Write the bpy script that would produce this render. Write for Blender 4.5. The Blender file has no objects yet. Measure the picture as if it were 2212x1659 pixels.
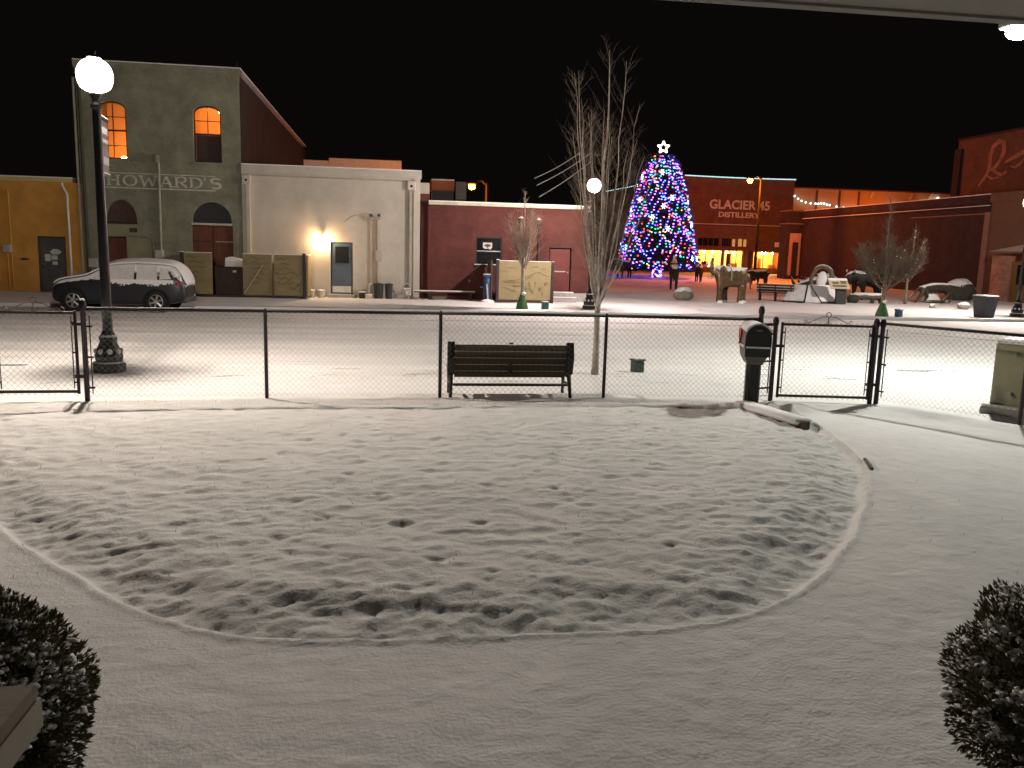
import bpy, math, random
import numpy as np
from mathutils import Vector, Matrix
random.seed(7)
rng = np.random.default_rng(7)
PI = math.pi
sc = bpy.context.scene
C = sc.collection

# ------------------------------------------------------------------ camera
cam = bpy.data.cameras.new('camera'); co = bpy.data.objects.new('camera', cam); C.objects.link(co)
PITCH, ROLL, YAW = math.radians(9.1), math.radians(1.55), math.radians(8.4)
f = Vector((0, math.cos(PITCH), -math.sin(PITCH)))
u0 = Vector((0, math.sin(PITCH), math.cos(PITCH))); r0 = Vector((1, 0, 0))
r = r0*math.cos(ROLL) + u0*math.sin(ROLL); u = u0*math.cos(ROLL) - r0*math.sin(ROLL)
Rz = Matrix.Rotation(-YAW, 3, 'Z')
f, r, u = Rz @ f, Rz @ r, Rz @ u
co.matrix_world = Matrix(((r.x, u.x, -f.x, 0), (r.y, u.y, -f.y, 0), (r.z, u.z, -f.z, 2.1), (0, 0, 0, 1)))
cam.sensor_width = 36; cam.lens = 1789/2212*36
cam.clip_start = 0.05; cam.clip_end = 2000
sc.camera = co

# ------------------------------------------------------------------ night sky
w = bpy.data.worlds.new('World'); sc.world = w; w.use_nodes = True
nt = w.node_tree; bg = nt.nodes['Background']
sky = nt.nodes.new('ShaderNodeTexSky'); sky.sky_type = 'NISHITA'; sky.sun_disc = False
sky.sun_elevation = math.radians(-9); sky.sun_rotation = math.radians(200); sky.dust_density = 2
hs = nt.nodes.new('ShaderNodeHueSaturation'); hs.inputs['Saturation'].default_value = .12
add = nt.nodes.new('ShaderNodeMix'); add.data_type = 'RGBA'; add.blend_type = 'ADD'; add.inputs['Factor'].default_value = 1
nt.links.new(sky.outputs[0], hs.inputs['Color']); nt.links.new(hs.outputs[0], add.inputs['A'])
add.inputs['B'].default_value = (.018, .014, .013, 1)        # town glow on low cloud
nt.links.new(add.outputs['Result'], bg.inputs['Color']); bg.inputs['Strength'].default_value = .1

sc.view_settings.view_transform = 'Standard'; sc.view_settings.look = 'None'
sc.view_settings.exposure = 0.76; sc.view_settings.gamma = 1.0
cy = sc.cycles
cy.use_denoising = True
try: cy.denoiser = 'OPENIMAGEDENOISE'
except Exception: pass
cy.max_bounces = 4; cy.diffuse_bounces = 2; cy.glossy_bounces = 2; cy.transmission_bounces = 3; cy.transparent_max_bounces = 8
cy.sample_clamp_indirect = 2.5; cy.caustics_reflective = False; cy.caustics_refractive = False
cy.use_adaptive_sampling = False

# lamp output (radiance of each luminous globe, by kind)
L_NEAR, L_RIGHT, L_MID, L_FAR, L_WALL, L_SODIUM = 520, 1120, 520, 700, 300, 2600

# ------------------------------------------------------------------ materials
MATS = {}
def M(name, col, rough=.75, var=.18, scale=3., bump=.0, bscale=30., metal=0., spec=.35, snow=None, stretch=(1,1,1), emit=None, es=0., snow_lo=.55, patch=None):
    if name in MATS: return MATS[name]
    m = bpy.data.materials.new(name); m.use_nodes = True; n = m.node_tree.nodes; l = m.node_tree.links
    p = n['Principled BSDF']; tc = n.new('ShaderNodeTexCoord'); mp = n.new('ShaderNodeMapping'); mp.inputs['Scale'].default_value = stretch
    l.new(tc.outputs['Object'], mp.inputs['Vector'])
    nz = n.new('ShaderNodeTexNoise'); nz.inputs['Scale'].default_value = scale; nz.inputs['Detail'].default_value = 6; nz.inputs['Roughness'].default_value = .65
    l.new(mp.outputs[0], nz.inputs['Vector'])
    rp = n.new('ShaderNodeValToRGB'); e = rp.color_ramp.elements
    e[0].position = .3; e[1].position = .7
    e[0].color = (*[c*(1-var) for c in col], 1); e[1].color = (*[min(1, c*(1+var)) for c in col], 1)
    l.new(nz.outputs['Fac'], rp.inputs[0])
    out = rp.outputs[0]
    p.inputs['Roughness'].default_value = rough; p.inputs['Metallic'].default_value = metal; p.inputs['Specular IOR Level'].default_value = spec
    if snow is not None:      # fresh snow lying on upward faces
        ge = n.new('ShaderNodeNewGeometry'); sx = n.new('ShaderNodeSeparateXYZ'); l.new(ge.outputs['Normal'], sx.inputs[0])
        n2 = n.new('ShaderNodeTexNoise'); n2.inputs['Scale'].default_value = snow; n2.inputs['Detail'].default_value = 4; l.new(tc.outputs['Object'], n2.inputs['Vector'])
        ad = n.new('ShaderNodeMath'); ad.operation = 'MULTIPLY_ADD'; ad.inputs[1].default_value = .7; l.new(n2.outputs['Fac'], ad.inputs[0]); l.new(sx.outputs['Z'], ad.inputs[2])
        mr = n.new('ShaderNodeMapRange'); mr.inputs['From Min'].default_value = snow_lo+.3; mr.inputs['From Max'].default_value = snow_lo+.42; l.new(ad.outputs[0], mr.inputs['Value'])
        mx = n.new('ShaderNodeMix'); mx.data_type = 'RGBA'; l.new(mr.outputs[0], mx.inputs['Factor']); l.new(out, mx.inputs['A']); mx.inputs['B'].default_value = (.78, .78, .8, 1)
        out = mx.outputs['Result']
        mr2 = n.new('ShaderNodeMapRange'); mr2.inputs['To Min'].default_value = rough; mr2.inputs['To Max'].default_value = .85; l.new(mr.outputs[0], mr2.inputs['Value']); l.new(mr2.outputs[0], p.inputs['Roughness'])
        if metal:
            mr3 = n.new('ShaderNodeMapRange'); mr3.inputs['To Min'].default_value = metal; mr3.inputs['To Max'].default_value = 0; l.new(mr.outputs[0], mr3.inputs['Value']); l.new(mr3.outputs[0], p.inputs['Metallic'])
    if patch is not None:     # worn patches: (colour, scale, stretch, threshold, band in y or None)
        pc, ps, pst, pth, band = patch
        pm = n.new('ShaderNodeMapping'); pm.inputs['Scale'].default_value = pst; l.new(tc.outputs['Object'], pm.inputs['Vector'])
        pn = n.new('ShaderNodeTexNoise'); pn.inputs['Scale'].default_value = ps; pn.inputs['Detail'].default_value = 5; pn.inputs['Roughness'].default_value = .6; l.new(pm.outputs[0], pn.inputs['Vector'])
        pr = n.new('ShaderNodeMapRange'); pr.inputs['From Min'].default_value = pth; pr.inputs['From Max'].default_value = pth+.07; l.new(pn.outputs['Fac'], pr.inputs['Value']); fac = pr.outputs[0]
        if band:
            sy = n.new('ShaderNodeSeparateXYZ'); l.new(tc.outputs['Object'], sy.inputs[0])
            for (b0, b1) in ((band[0], band[1]), (band[3], band[2])):
                br_ = n.new('ShaderNodeMapRange'); br_.inputs['From Min'].default_value = b0; br_.inputs['From Max'].default_value = b1; l.new(sy.outputs['Y'], br_.inputs['Value'])
                mu = n.new('ShaderNodeMath'); mu.operation = 'MULTIPLY'; l.new(fac, mu.inputs[0]); l.new(br_.outputs[0], mu.inputs[1]); fac = mu.outputs[0]
        px_ = n.new('ShaderNodeMix'); px_.data_type = 'RGBA'; l.new(fac, px_.inputs['Factor']); l.new(out, px_.inputs['A']); px_.inputs['B'].default_value = (*pc, 1); out = px_.outputs['Result']
    l.new(out, p.inputs['Base Color'])
    if bump:
        b2 = n.new('ShaderNodeTexNoise'); b2.inputs['Scale'].default_value = bscale; b2.inputs['Detail'].default_value = 5; l.new(mp.outputs[0], b2.inputs['Vector'])
        bp = n.new('ShaderNodeBump'); bp.inputs['Strength'].default_value = bump; bp.inputs['Distance'].default_value = .02; l.new(b2.outputs['Fac'], bp.inputs['Height']); l.new(bp.outputs[0], p.inputs['Normal'])
    if emit:
        p.inputs['Emission Color'].default_value = (*emit, 1); p.inputs['Emission Strength'].default_value = es
    MATS[name] = m; return m

def brick(name, c1, c2, mortar, scale=1., snow=False):
    if name in MATS: return MATS[name]
    m = bpy.data.materials.new(name); m.use_nodes = True; n = m.node_tree.nodes; l = m.node_tree.links
    p = n['Principled BSDF']; p.inputs['Roughness'].default_value = .85; p.inputs['Specular IOR Level'].default_value = .2
    tc = n.new('ShaderNodeTexCoord'); sx = n.new('ShaderNodeSeparateXYZ'); l.new(tc.outputs['Object'], sx.inputs[0])
    a = n.new('ShaderNodeMath'); a.operation = 'ADD'; l.new(sx.outputs['X'], a.inputs[0]); l.new(sx.outputs['Y'], a.inputs[1])
    cb = n.new('ShaderNodeCombineXYZ'); l.new(a.outputs[0], cb.inputs['X']); l.new(sx.outputs['Z'], cb.inputs['Y'])
    b = n.new('ShaderNodeTexBrick'); l.new(cb.outputs[0], b.inputs['Vector']); b.inputs['Scale'].default_value = 1
    b.inputs['Brick Width'].default_value = .215*scale; b.inputs['Row Height'].default_value = .075*scale; b.inputs['Mortar Size'].default_value = .009*scale; b.inputs['Mortar Smooth'].default_value = .3
    b.inputs['Color1'].default_value = (*c1, 1); b.inputs['Color2'].default_value = (*c2, 1); b.inputs['Mortar'].default_value = (*mortar, 1)
    nz = n.new('ShaderNodeTexNoise'); nz.inputs['Scale'].default_value = 1.1; nz.inputs['Detail'].default_value = 8; nz.inputs['Roughness'].default_value = .7; l.new(tc.outputs['Object'], nz.inputs['Vector'])
    mr = n.new('ShaderNodeMapRange'); mr.inputs['From Min'].default_value = .3; mr.inputs['From Max'].default_value = .7; mr.inputs['To Min'].default_value = .62; mr.inputs['To Max'].default_value = 1.28; l.new(nz.outputs['Fac'], mr.inputs['Value'])
    mx = n.new('ShaderNodeMix'); mx.data_type = 'RGBA'; mx.blend_type = 'MULTIPLY'; mx.inputs['Factor'].default_value = 1; l.new(b.outputs['Color'], mx.inputs['A']); l.new(mr.outputs[0], mx.inputs['B'])
    l.new(mx.outputs['Result'], p.inputs['Base Color'])
    bp = n.new('ShaderNodeBump'); bp.inputs['Strength'].default_value = .6; bp.inputs['Distance'].default_value = .012; bp.invert = True; l.new(b.outputs['Fac'], bp.inputs['Height']); l.new(bp.outputs[0], p.inputs['Normal'])
    MATS[name] = m; return m

def emis(name, col, s, sample=True):
    if name in MATS: return MATS[name]
    m = bpy.data.materials.new(name); m.use_nodes = True; n = m.node_tree.nodes; n.clear()
    e = n.new('ShaderNodeEmission'); e.inputs[0].default_value = (*col, 1); e.inputs[1].default_value = s
    o = n.new('ShaderNodeOutputMaterial'); m.node_tree.links.new(e.outputs[0], o.inputs[0]); MATS[name] = m
    if not sample: m.cycles.emission_sampling = 'NONE'
    return m

def globe_mat(name, col, s):      # clear acrylic globe: lets the lamp inside shine through, glowing faintly itself
    m = bpy.data.materials.new(name); m.use_nodes = True; n = m.node_tree.nodes; n.clear(); l = m.node_tree.links
    t = n.new('ShaderNodeBsdfTransparent'); e = n.new('ShaderNodeEmission'); e.inputs[0].default_value = (*col, 1); e.inputs[1].default_value = s
    a = n.new('ShaderNodeAddShader'); o = n.new('ShaderNodeOutputMaterial'); l.new(t.outputs[0], a.inputs[0]); l.new(e.outputs[0], a.inputs[1]); l.new(a.outputs[0], o.inputs[0])
    m.cycles.emission_sampling = 'NONE'; return m

def pane_mat(name='window_glass', tint=(.9, .9, .9)):
    if name in MATS: return MATS[name]
    m = bpy.data.materials.new(name); m.use_nodes = True; n = m.node_tree.nodes; n.clear(); l = m.node_tree.links
    t = n.new('ShaderNodeBsdfTransparent'); t.inputs[0].default_value = (*tint, 1)
    g = n.new('ShaderNodeBsdfGlossy'); g.inputs['Roughness'].default_value = .05
    fr = n.new('ShaderNodeFresnel'); fr.inputs[0].default_value = 1.4
    x = n.new('ShaderNodeMixShader'); l.new(fr.outputs[0], x.inputs[0]); l.new(t.outputs[0], x.inputs[1]); l.new(g.outputs[0], x.inputs[2])
    o = n.new('ShaderNodeOutputMaterial'); l.new(x.outputs[0], o.inputs[0]); MATS[name] = m; return m

SNOW = M('snow', (.80, .80, .82), .8, .04, 5, bump=.25, bscale=45, spec=.25)
SNOWF = M('snow_far', (.78, .78, .80), .8, .06, .8, bump=.3, bscale=6, spec=.25)
BLACK = M('black_metal', (.012, .012, .014), .42, .3, 12, metal=.3, spec=.5)
DARKFRAME = M('dark_frame', (.025, .022, .02), .6, .3, 8)
FENCE = M('fence_paint', (.035, .026, .03), .55, .35, 20, metal=.2)
WIRE = M('fence_wire', (.16, .155, .145), .5, .2, 20, metal=.5)
GLASS = pane_mat()
DARKGLASS = M('dark_glass', (.01, .011, .013), .12, .3, 2, spec=.6)
BARK = M('bark', (.30, .26, .22), .9, .45, 14, bump=.5, bscale=40)
TWIG = M('twig', (.24, .17, .13), .9, .3, 10)

# ------------------------------------------------------------------ mesh helpers
class B:
    def __init__(s): s.v = []; s.f = []
    def add(s, vs, fs):
        o = len(s.v); s.v += [tuple(q) for q in vs]; s.f += [tuple(i+o for i in q) for q in fs]; return s
    def box(s, x0, x1, y0, y1, z0, z1, m=None):
        vs = [(x0,y0,z0),(x1,y0,z0),(x1,y1,z0),(x0,y1,z0),(x0,y0,z1),(x1,y0,z1),(x1,y1,z1),(x0,y1,z1)]
        if m is not None: vs = [tuple(m @ Vector(q)) for q in vs]
        return s.add(vs, [(0,3,2,1),(4,5,6,7),(0,1,5,4),(1,2,6,5),(2,3,7,6),(3,0,4,7)])
    def bevbox(s, x0, x1, y0, y1, z0, z1, b=.01, m=None):
        vs = []; fs = []
        for z, i in ((z0, b), (z0+b, 0), (z1-b, 0), (z1, b)):
            c = b if i == 0 else 0
            for px, py in ((x0+i+c, y0+i), (x1-i-c, y0+i), (x1-i, y0+i+c), (x1-i, y1-i-c), (x1-i-c, y1-i), (x0+i+c, y1-i), (x0+i, y1-i-c), (x0+i, y0+i+c)):
                vs.append((px, py, z))
        for k in range(3):
            for j in range(8): fs.append((k*8+j, k*8+(j+1) % 8, k*8+8+(j+1) % 8, k*8+8+j))
        fs.append(tuple(range(7, -1, -1))); fs.append(tuple(range(24, 32)))
        if m is not None: vs = [tuple(m @ Vector(q)) for q in vs]
        return s.add(vs, fs)
    def tube(s, pts, rad, n=6, cap=True):
        pts = [Vector(p) for p in pts]; N = len(pts)
        if not hasattr(rad, '__len__'): rad = [rad]*N
        o = len(s.v); prev = None
        for i, p in enumerate(pts):
            d = (pts[min(i+1, N-1)] - pts[max(i-1, 0)])
            if d.length < 1e-9: d = Vector((0, 0, 1))
            d.normalize()
            if prev is None: a = d.orthogonal().normalized()
            else:
                a = prev - d*prev.dot(d)
                a = a.normalized() if a.length > 1e-6 else d.orthogonal().normalized()
            prev = a; b = d.cross(a)
            for k in range(n):
                t = 2*PI*k/n; q = p + (a*math.cos(t) + b*math.sin(t))*rad[i]; s.v.append((q.x, q.y, q.z))
        for i in range(N-1):
            for k in range(n): s.f.append((o+i*n+k, o+i*n+(k+1) % n, o+(i+1)*n+(k+1) % n, o+(i+1)*n+k))
        if cap: s.f.append(tuple(o+k for k in range(n-1, -1, -1))); s.f.append(tuple(o+(N-1)*n+k for k in range(n)))
        return s
    def lathe(s, prof, n=20, c=(0,0,0), ax='z', cap=True):
        o = len(s.v)
        for rr, z in prof:
            for k in range(n):
                t = 2*PI*k/n; a, b_ = rr*math.cos(t), rr*math.sin(t)
                q = (a, b_, z) if ax == 'z' else ((a, z, b_) if ax == 'y' else (z, a, b_))
                s.v.append((q[0]+c[0], q[1]+c[1], q[2]+c[2]))
        for i in range(len(prof)-1):
            for k in range(n): s.f.append((o+i*n+k, o+i*n+(k+1) % n, o+(i+1)*n+(k+1) % n, o+(i+1)*n+k))
        if cap: s.f.append(tuple(o+k for k in range(n-1, -1, -1))); s.f.append(tuple(o+(len(prof)-1)*n+k for k in range(n)))
        return s
    def sphere(s, c, rx, ry=None, rz=None, n=12, k=8, jit=0):
        ry = ry or rx; rz = rz or rx; o = len(s.v)
        for i in range(1, k):
            ph = PI*i/k
            for j in range(n):
                t = 2*PI*j/n; q = 1+random.uniform(-jit, jit)
                s.v.append((c[0]+rx*q*math.sin(ph)*math.cos(t), c[1]+ry*q*math.sin(ph)*math.sin(t), c[2]-rz*q*math.cos(ph)))
        a = len(s.v); s.v.append((c[0], c[1], c[2]-rz)); s.v.append((c[0], c[1], c[2]+rz))
        for i in range(k-2):
            for j in range(n): s.f.append((o+i*n+j, o+i*n+(j+1) % n, o+(i+1)*n+(j+1) % n, o+(i+1)*n+j))
        for j in range(n): s.f.append((a, o+(j+1) % n, o+j)); s.f.append((o+(k-2)*n+j, o+(k-2)*n+(j+1) % n, a+1))
        return s
    def prism(s, poly, y0, y1, ax='y'):     # polygon in (x,z) extruded along y, or in (y,z) along x
        n = len(poly); o = len(s.v)
        for d in (y0, y1):
            for a, b_ in poly: s.v.append((a, d, b_) if ax == 'y' else ((d, a, b_) if ax == 'x' else (a, b_, d)))
        s.f.append(tuple(o+i for i in range(n))); s.f.append(tuple(o+n+i for i in range(n-1, -1, -1)))
        for i in range(n): s.f.append((o+i, o+n+i, o+n+(i+1) % n, o+(i+1) % n))
        return s
    def ribbon(s, pts, wid, d0, d1, ax='y'):  # flat painted stroke in the wall plane
        pts = [Vector((p[0], p[1])) for p in pts]; N = len(pts)
        if not hasattr(wid, '__len__'): wid = [wid]*N
        L = []; Rr = []
        for i, p in enumerate(pts):
            d = (pts[min(i+1, N-1)]-pts[max(i-1, 0)]).normalized(); nn = Vector((-d.y, d.x))*wid[i]/2
            L.append(p+nn); Rr.append(p-nn)
        for i in range(N-1):
            s.prism([tuple(L[i]), tuple(L[i+1]), tuple(Rr[i+1]), tuple(Rr[i])], d0, d1, ax)
        return s

def link(o): C.objects.link(o); return o
def obj(name, b, mat, parent=None, smooth=False, loc=None, kind=None, label=None):
    me = bpy.data.meshes.new(name); me.from_pydata(b.v, [], b.f); me.update()
    me.materials.append(mat)
    if smooth: me.polygons.foreach_set('use_smooth', [True]*len(me.polygons))
    o = link(bpy.data.objects.new(name, me))
    if parent: o.parent = parent
    if loc: o.location = loc
    if kind: o['kind'] = kind
    if label: o['label'] = label
    return o
def share(name, me, parent, loc=(0,0,0), rz=0):
    o = link(bpy.data.objects.new(name, me)); o.parent = parent; o.location = loc; o.rotation_euler = (0, 0, rz); return o
def tag(o, label, cat, group=None):
    o['label'] = label; o['category'] = cat
    if group: o['group'] = group
    return o
def thing(name, label, cat, loc=(0,0,0), rz=0, group=None):
    o = link(bpy.data.objects.new(name, None)); o.location = loc; o.rotation_euler = (0, 0, rz); o.empty_display_size = .2
    return tag(o, label, cat, group)
def dup(root, loc, rz, label):
    def cp(o, par):
        c = o.copy(); link(c); c.parent = par
        for ch in list(o.children): cp(ch, c)
        return c
    q = cp(root, None); q.location = loc; q.rotation_euler = (0, 0, rz); q['label'] = label; return q
def grid(name, X, Y, Z, mat, mask=None, kind='structure', smooth=True):
    ny, nx = X.shape; v = np.stack([X, Y, Z], -1).reshape(-1, 3)
    i = np.arange(ny*nx).reshape(ny, nx)
    q = np.stack([i[:-1, :-1], i[:-1, 1:], i[1:, 1:], i[1:, :-1]], -1).reshape(-1, 4)
    if mask is not None: q = q[mask[:-1, :-1].reshape(-1)]
    us, inv = np.unique(q, return_inverse=True); v = v[us]; q = inv.reshape(q.shape)
    me = bpy.data.meshes.new(name); me.vertices.add(len(v)); me.vertices.foreach_set('co', v.astype('f').ravel())
    me.loops.add(q.size); me.loops.foreach_set('vertex_index', q.astype('i').ravel())
    me.polygons.add(len(q)); me.polygons.foreach_set('loop_start', np.arange(0, q.size, 4, dtype='i'))
    me.update(calc_edges=True); me.validate()
    me.polygons.foreach_set('use_smooth', np.full(len(me.polygons), smooth))
    me.materials.append(mat); o = link(bpy.data.objects.new(name, me))
    if kind: o['kind'] = kind
    return o
def vnoise(x, y, seed=0):
    xi = np.floor(x).astype(np.int64); yi = np.floor(y).astype(np.int64); xf = x-xi; yf = y-yi
    def h(a, b):
        n = (a*374761393 + b*668265263 + seed*974634777) & 0xffffffff
        n = ((n ^ (n >> 13))*1274126177) & 0xffffffff
        return ((n ^ (n >> 16)) & 0xffff)/65535.
    uu = xf*xf*xf*(xf*(xf*6-15)+10); vv = yf*yf*yf*(yf*(yf*6-15)+10)
    return (h(xi, yi)*(1-uu)+h(xi+1, yi)*uu)*(1-vv)+(h(xi, yi+1)*(1-uu)+h(xi+1, yi+1)*uu)*vv
def fbm(x, y, sc_, oct=4, seed=0, gain=.5):
    t = 0; a = 1; s = 0
    for o in range(oct): t = t+a*(vnoise(x*sc_+17.3*o, y*sc_+9.1*o, seed+o)-.5); s += a; a *= gain; sc_ *= 2.03
    return t/s*2

def text(name, body, size, mat, parent, loc, rot, depth=.01, bold=.0, width=None, height=None):
    cu = bpy.data.curves.new(name, 'FONT'); cu.body = body; cu.size = size; cu.extrude = depth; cu.offset = bold; cu.align_x = 'CENTER'; cu.resolution_u = 3
    tmp = bpy.data.objects.new(name+'_tmp', cu); C.objects.link(tmp); dg = bpy.context.evaluated_depsgraph_get(); dg.update()
    me = bpy.data.meshes.new_from_object(tmp.evaluated_get(dg)); bpy.data.objects.remove(tmp); me.name = name
    co_ = np.array([v.co[:] for v in me.vertices]); w_ = np.ptp(co_[:, 0]); h_ = np.ptp(co_[:, 1])
    sx = width/w_ if width else 1; sy = height/h_ if height else sx
    co_[:, 0] = (co_[:, 0]-co_[:, 0].min()-w_/2)*sx; co_[:, 1] = (co_[:, 1]-co_[:, 1].min())*sy
    me.vertices.foreach_set('co', co_.astype('f').ravel()); me.update()
    me.materials.clear(); me.materials.append(mat)
    o = link(bpy.data.objects.new(name, me)); o.parent = parent; o.location = loc; o.rotation_euler = rot; return o
def skin(name, joints, mat, parent=None, sub=2):
    """joints: list of (id, parent id, x, y, z, rx[, ry]) grown into one continuous skin"""
    ids = {j[0]: i for i, j in enumerate(joints)}
    me = bpy.data.meshes.new(name); me.from_pydata([j[2:5] for j in joints], [(ids[j[1]], i) for i, j in enumerate(joints) if j[1] is not None], [])
    me.update(); me.materials.append(mat); o = link(bpy.data.objects.new(name, me))
    sk = o.modifiers.new('skin', 'SKIN'); sk.use_smooth_shade = True
    if not me.skin_vertices: return o
    for i, j in enumerate(joints):
        sv = me.skin_vertices[0].data[i]; sv.radius = (j[5], j[6] if len(j) > 6 else j[5]); sv.use_root = (i == 0)
    ss = o.modifiers.new('sub', 'SUBSURF'); ss.levels = sub; ss.render_levels = sub
    if parent: o.parent = parent
    return o
# ================================================================== THE GROUND
LAWN = [(-5.6,11.9),(-5.4,10.6),(-4.9,9.2),(-4.1,8.0),(-3.4,7.0),(-2.86,6.35),(-2.26,5.6),(-1.72,5.03),(-1.26,4.62),(-0.92,4.42),(-0.6,4.32),(-0.11,4.26),(0.39,4.25),(1.04,4.24),(1.58,4.27),(2.16,4.42),(2.76,4.85),(3.42,5.57),(4.2,6.62),(4.71,7.45),(5.06,8.3),(5.3,9.3),(5.5,10.3),(5.5,11.9)]
def lawn_dist(X, Y):      # signed distance to the lawn edge, positive inside
    P = []
    n = len(LAWN)
    for i in range(n-1):      # Catmull-Rom smoothing
        p0, p1, p2, p3 = [np.array(LAWN[min(max(k, 0), n-1)]) for k in (i-1, i, i+1, i+2)]
        for t in np.linspace(0, 1, 5)[:-1]: P.append(.5*((2*p1)+(-p0+p2)*t+(2*p0-5*p1+4*p2-p3)*t*t+(-p0+3*p1-3*p2+p3)*t**3))
    P.append(np.array(LAWN[-1])); P = np.array(P)
    d = np.full(X.shape, 1e9); ins = np.zeros(X.shape, bool)
    for i in range(len(P)):
        a, b_ = P[i], P[(i+1) % len(P)]; e = b_-a; L = e@e
        if i < len(P)-1:
            t = np.clip(((X-a[0])*e[0]+(Y-a[1])*e[1])/L, 0, 1); d = np.minimum(d, np.hypot(X-a[0]-t*e[0], Y-a[1]-t*e[1]))
        c = ((a[1] > Y) != (b_[1] > Y)) & (X < (b_[0]-a[0])*(Y-a[1])/(b_[1]-a[1]+1e-12)+a[0]); ins ^= c
    return np.where(ins, d, -d)
def smooth(a, b_, x): t = np.clip((x-a)/(b_-a), 0, 1); return t*t*(3-2*t)
xs = np.arange(-7, 11, .028); ys = np.concatenate([np.arange(.2, 7, .022), np.arange(7, 11.95, .03)])
X, Y = np.meshgrid(xs, ys); D = lawn_dist(X, Y)
warp = .12*fbm(X, Y, 1.3, 3, 40); Dw = D+.03*fbm(X, Y, 2.5, 3, 41)
ins = Dw > 0
n1 = fbm(X*.85+warp, Y*1.15, 7.5, 4, 1); n2 = fbm(X*.85, Y*1.3, 16, 3, 5); n3 = fbm(X, Y, 19, 2, 9); big = fbm(X, Y, .8, 2, 12)
edge = smooth(0, .1, Dw)*(1-smooth(.3, .95, Dw))       # tussocky rim of the grass
hum = n1*.85+.1
ZL = -.045*smooth(0, .07, Dw) + .078*smooth(.02, .7, Dw+.14*fbm(X, Y, 3.3, 3, 44)) + .03*smooth(.5, 3, D) + .025*big
amp = .0135+.004*edge
ZL += hum*amp*1.75*smooth(0, .06, Dw) + n2*(.0075+.004*edge)*smooth(.0, .08, Dw) + n3*.0042
pit = np.clip(fbm(X+3, Y*1.3, 5.2, 3, 77)-.48, 0, 1); ZL -= pit*.07*smooth(.1, .5, Dw)
ZL *= 1-.55*smooth(10.6, 11.5, Y)
ZW = .005*fbm(X, Y, 7, 3, 21)+.004*fbm(X, Y, 22, 2, 22)+.010*fbm(X, Y, .7, 2, 23)
ZW += .012*np.exp(-((Dw+.015)/.022)**2)
ZW += .06*np.exp(-(((X-5.62)/.26)**2+((Y-10.72)/.2)**2))*1.6                       # mound by the gate post
ZW += .05*smooth(.4, 0, np.abs((X-7.15)*.854+(Y-11.1)*.52+.15))*smooth(7.0, 7.4, X)   # ridge under the right-hand fence
Z = np.where(ins, ZL, ZW)
lawn = grid('lawn', X, Y, Z, M('lawn_snow', (.74, .74, .74), .85, .07, 1.6, bump=.35, bscale=38, spec=.2), ins)
walk = grid('walkway', X, Y, Z, M('path_snow', (.76, .76, .77), .85, .05, 3, bump=.35, bscale=42, spec=.2), ~ins)
def zlawn(x, y):
    i = np.argmin(abs(ys-y)); j = np.argmin(abs(xs-x)); return float(Z[i, j])

g = B(); g.add([(-400,-200,-.6),(400,-200,-.6),(400,600,-.6),(-400,600,-.6)], [(0,1,2,3)])
obj('ground', g, SNOWF, kind='structure')
# sidewalk strip between fence and kerb, street, far apron, park
xs2 = np.arange(-22, 34, .09); ys2 = np.arange(11.9, 14.95, .06); X2, Y2 = np.meshgrid(xs2, ys2)
foot = .02*fbm(X2, Y2, 2.2, 3, 31)+.008*fbm(X2, Y2, 9, 2, 32)-.2*np.clip(fbm(X2*.5, Y2*2.6, 2.2, 3, 35)-.2, 0, .4)*smooth(12.4, 13.2, Y2)
grid('sidewalk', X2, Y2, foot, M('sidewalk_snow', (.78, .78, .79), .8, .05, 4, bump=.25, bscale=40, patch=((.22, .2, .19), 1.5, (.55, 3.2, 1), .60, (12.7, 13.5, 14.5, 14.9))))
kb = B(); kb.box(-60, 60, 14.95, 15.1, -.3, -.012); obj('kerb', kb, SNOWF, kind='structure')
xs3 = np.arange(-30, 45, .16); ys3 = np.arange(15.1, 29.3, .07); X3, Y3 = np.meshgrid(xs3, ys3)
rut = 0
for c, wd, a in ((17.2, .16, .03), (18.9, .16, .03), (20.6, .2, .02), (22.3, .18, .03), (24.0, .2, .03), (26.1, .2, .02)):
    yc = c+.25*np.sin(X3*.09+c)+.1*fbm(X3, X3*0, .3, 2, int(c)); rut = rut-a*np.exp(-((Y3-yc)/wd)**2)+.6*a*np.exp(-((Y3-yc-2*wd)/(.6*wd))**2)
slush = .018*fbm(X3*.35, Y3*1.7, 1.3, 3, 61)
grid('street', X3, Y3, -.12+rut*1.5+slush*1.2+.006*fbm(X3*.6, Y3, 5, 2, 62), M('street_snow', (.70, .69, .695), .75, .10, 1.1, bump=.3, bscale=14, stretch=(.25, 1.6, 1), patch=((.5, .49, .49), .8, (.12, 1.9, 1), .63, None)))
kb = B(); kb.box(-60, 60, 29.3, 29.45, -.3, -.005); obj('kerb', kb, SNOWF, kind='structure')
xs4 = np.arange(-30, 12.2, .15); ys4 = np.arange(29.45, 36, .1); X4, Y4 = np.meshgrid(xs4, ys4)
grid('parking_apron', X4, Y4, .012*fbm(X4, Y4, 1.5, 3, 71)+.008*fbm(X4*.4, Y4*2, 2.5, 2, 72), SNOWF)
def zpark(y): return .5*np.clip((y-42)/46, 0, 1)**1.4
xs5 = np.arange(12.2, 60, .3); ys5 = np.arange(29.45, 84, .3); X5, Y5 = np.meshgrid(xs5, ys5)
grid('park_ground', X5, Y5, zpark(Y5)+.02*fbm(X5, Y5, .8, 3, 81)-.02*np.exp(-((Y5-36.2)/.12)**2), SNOWF)
xs7 = np.arange(8.6, 12.4, .3); ys7 = np.arange(35.9, 60.2, .3); X7, Y7 = np.meshgrid(xs7, ys7)
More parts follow.
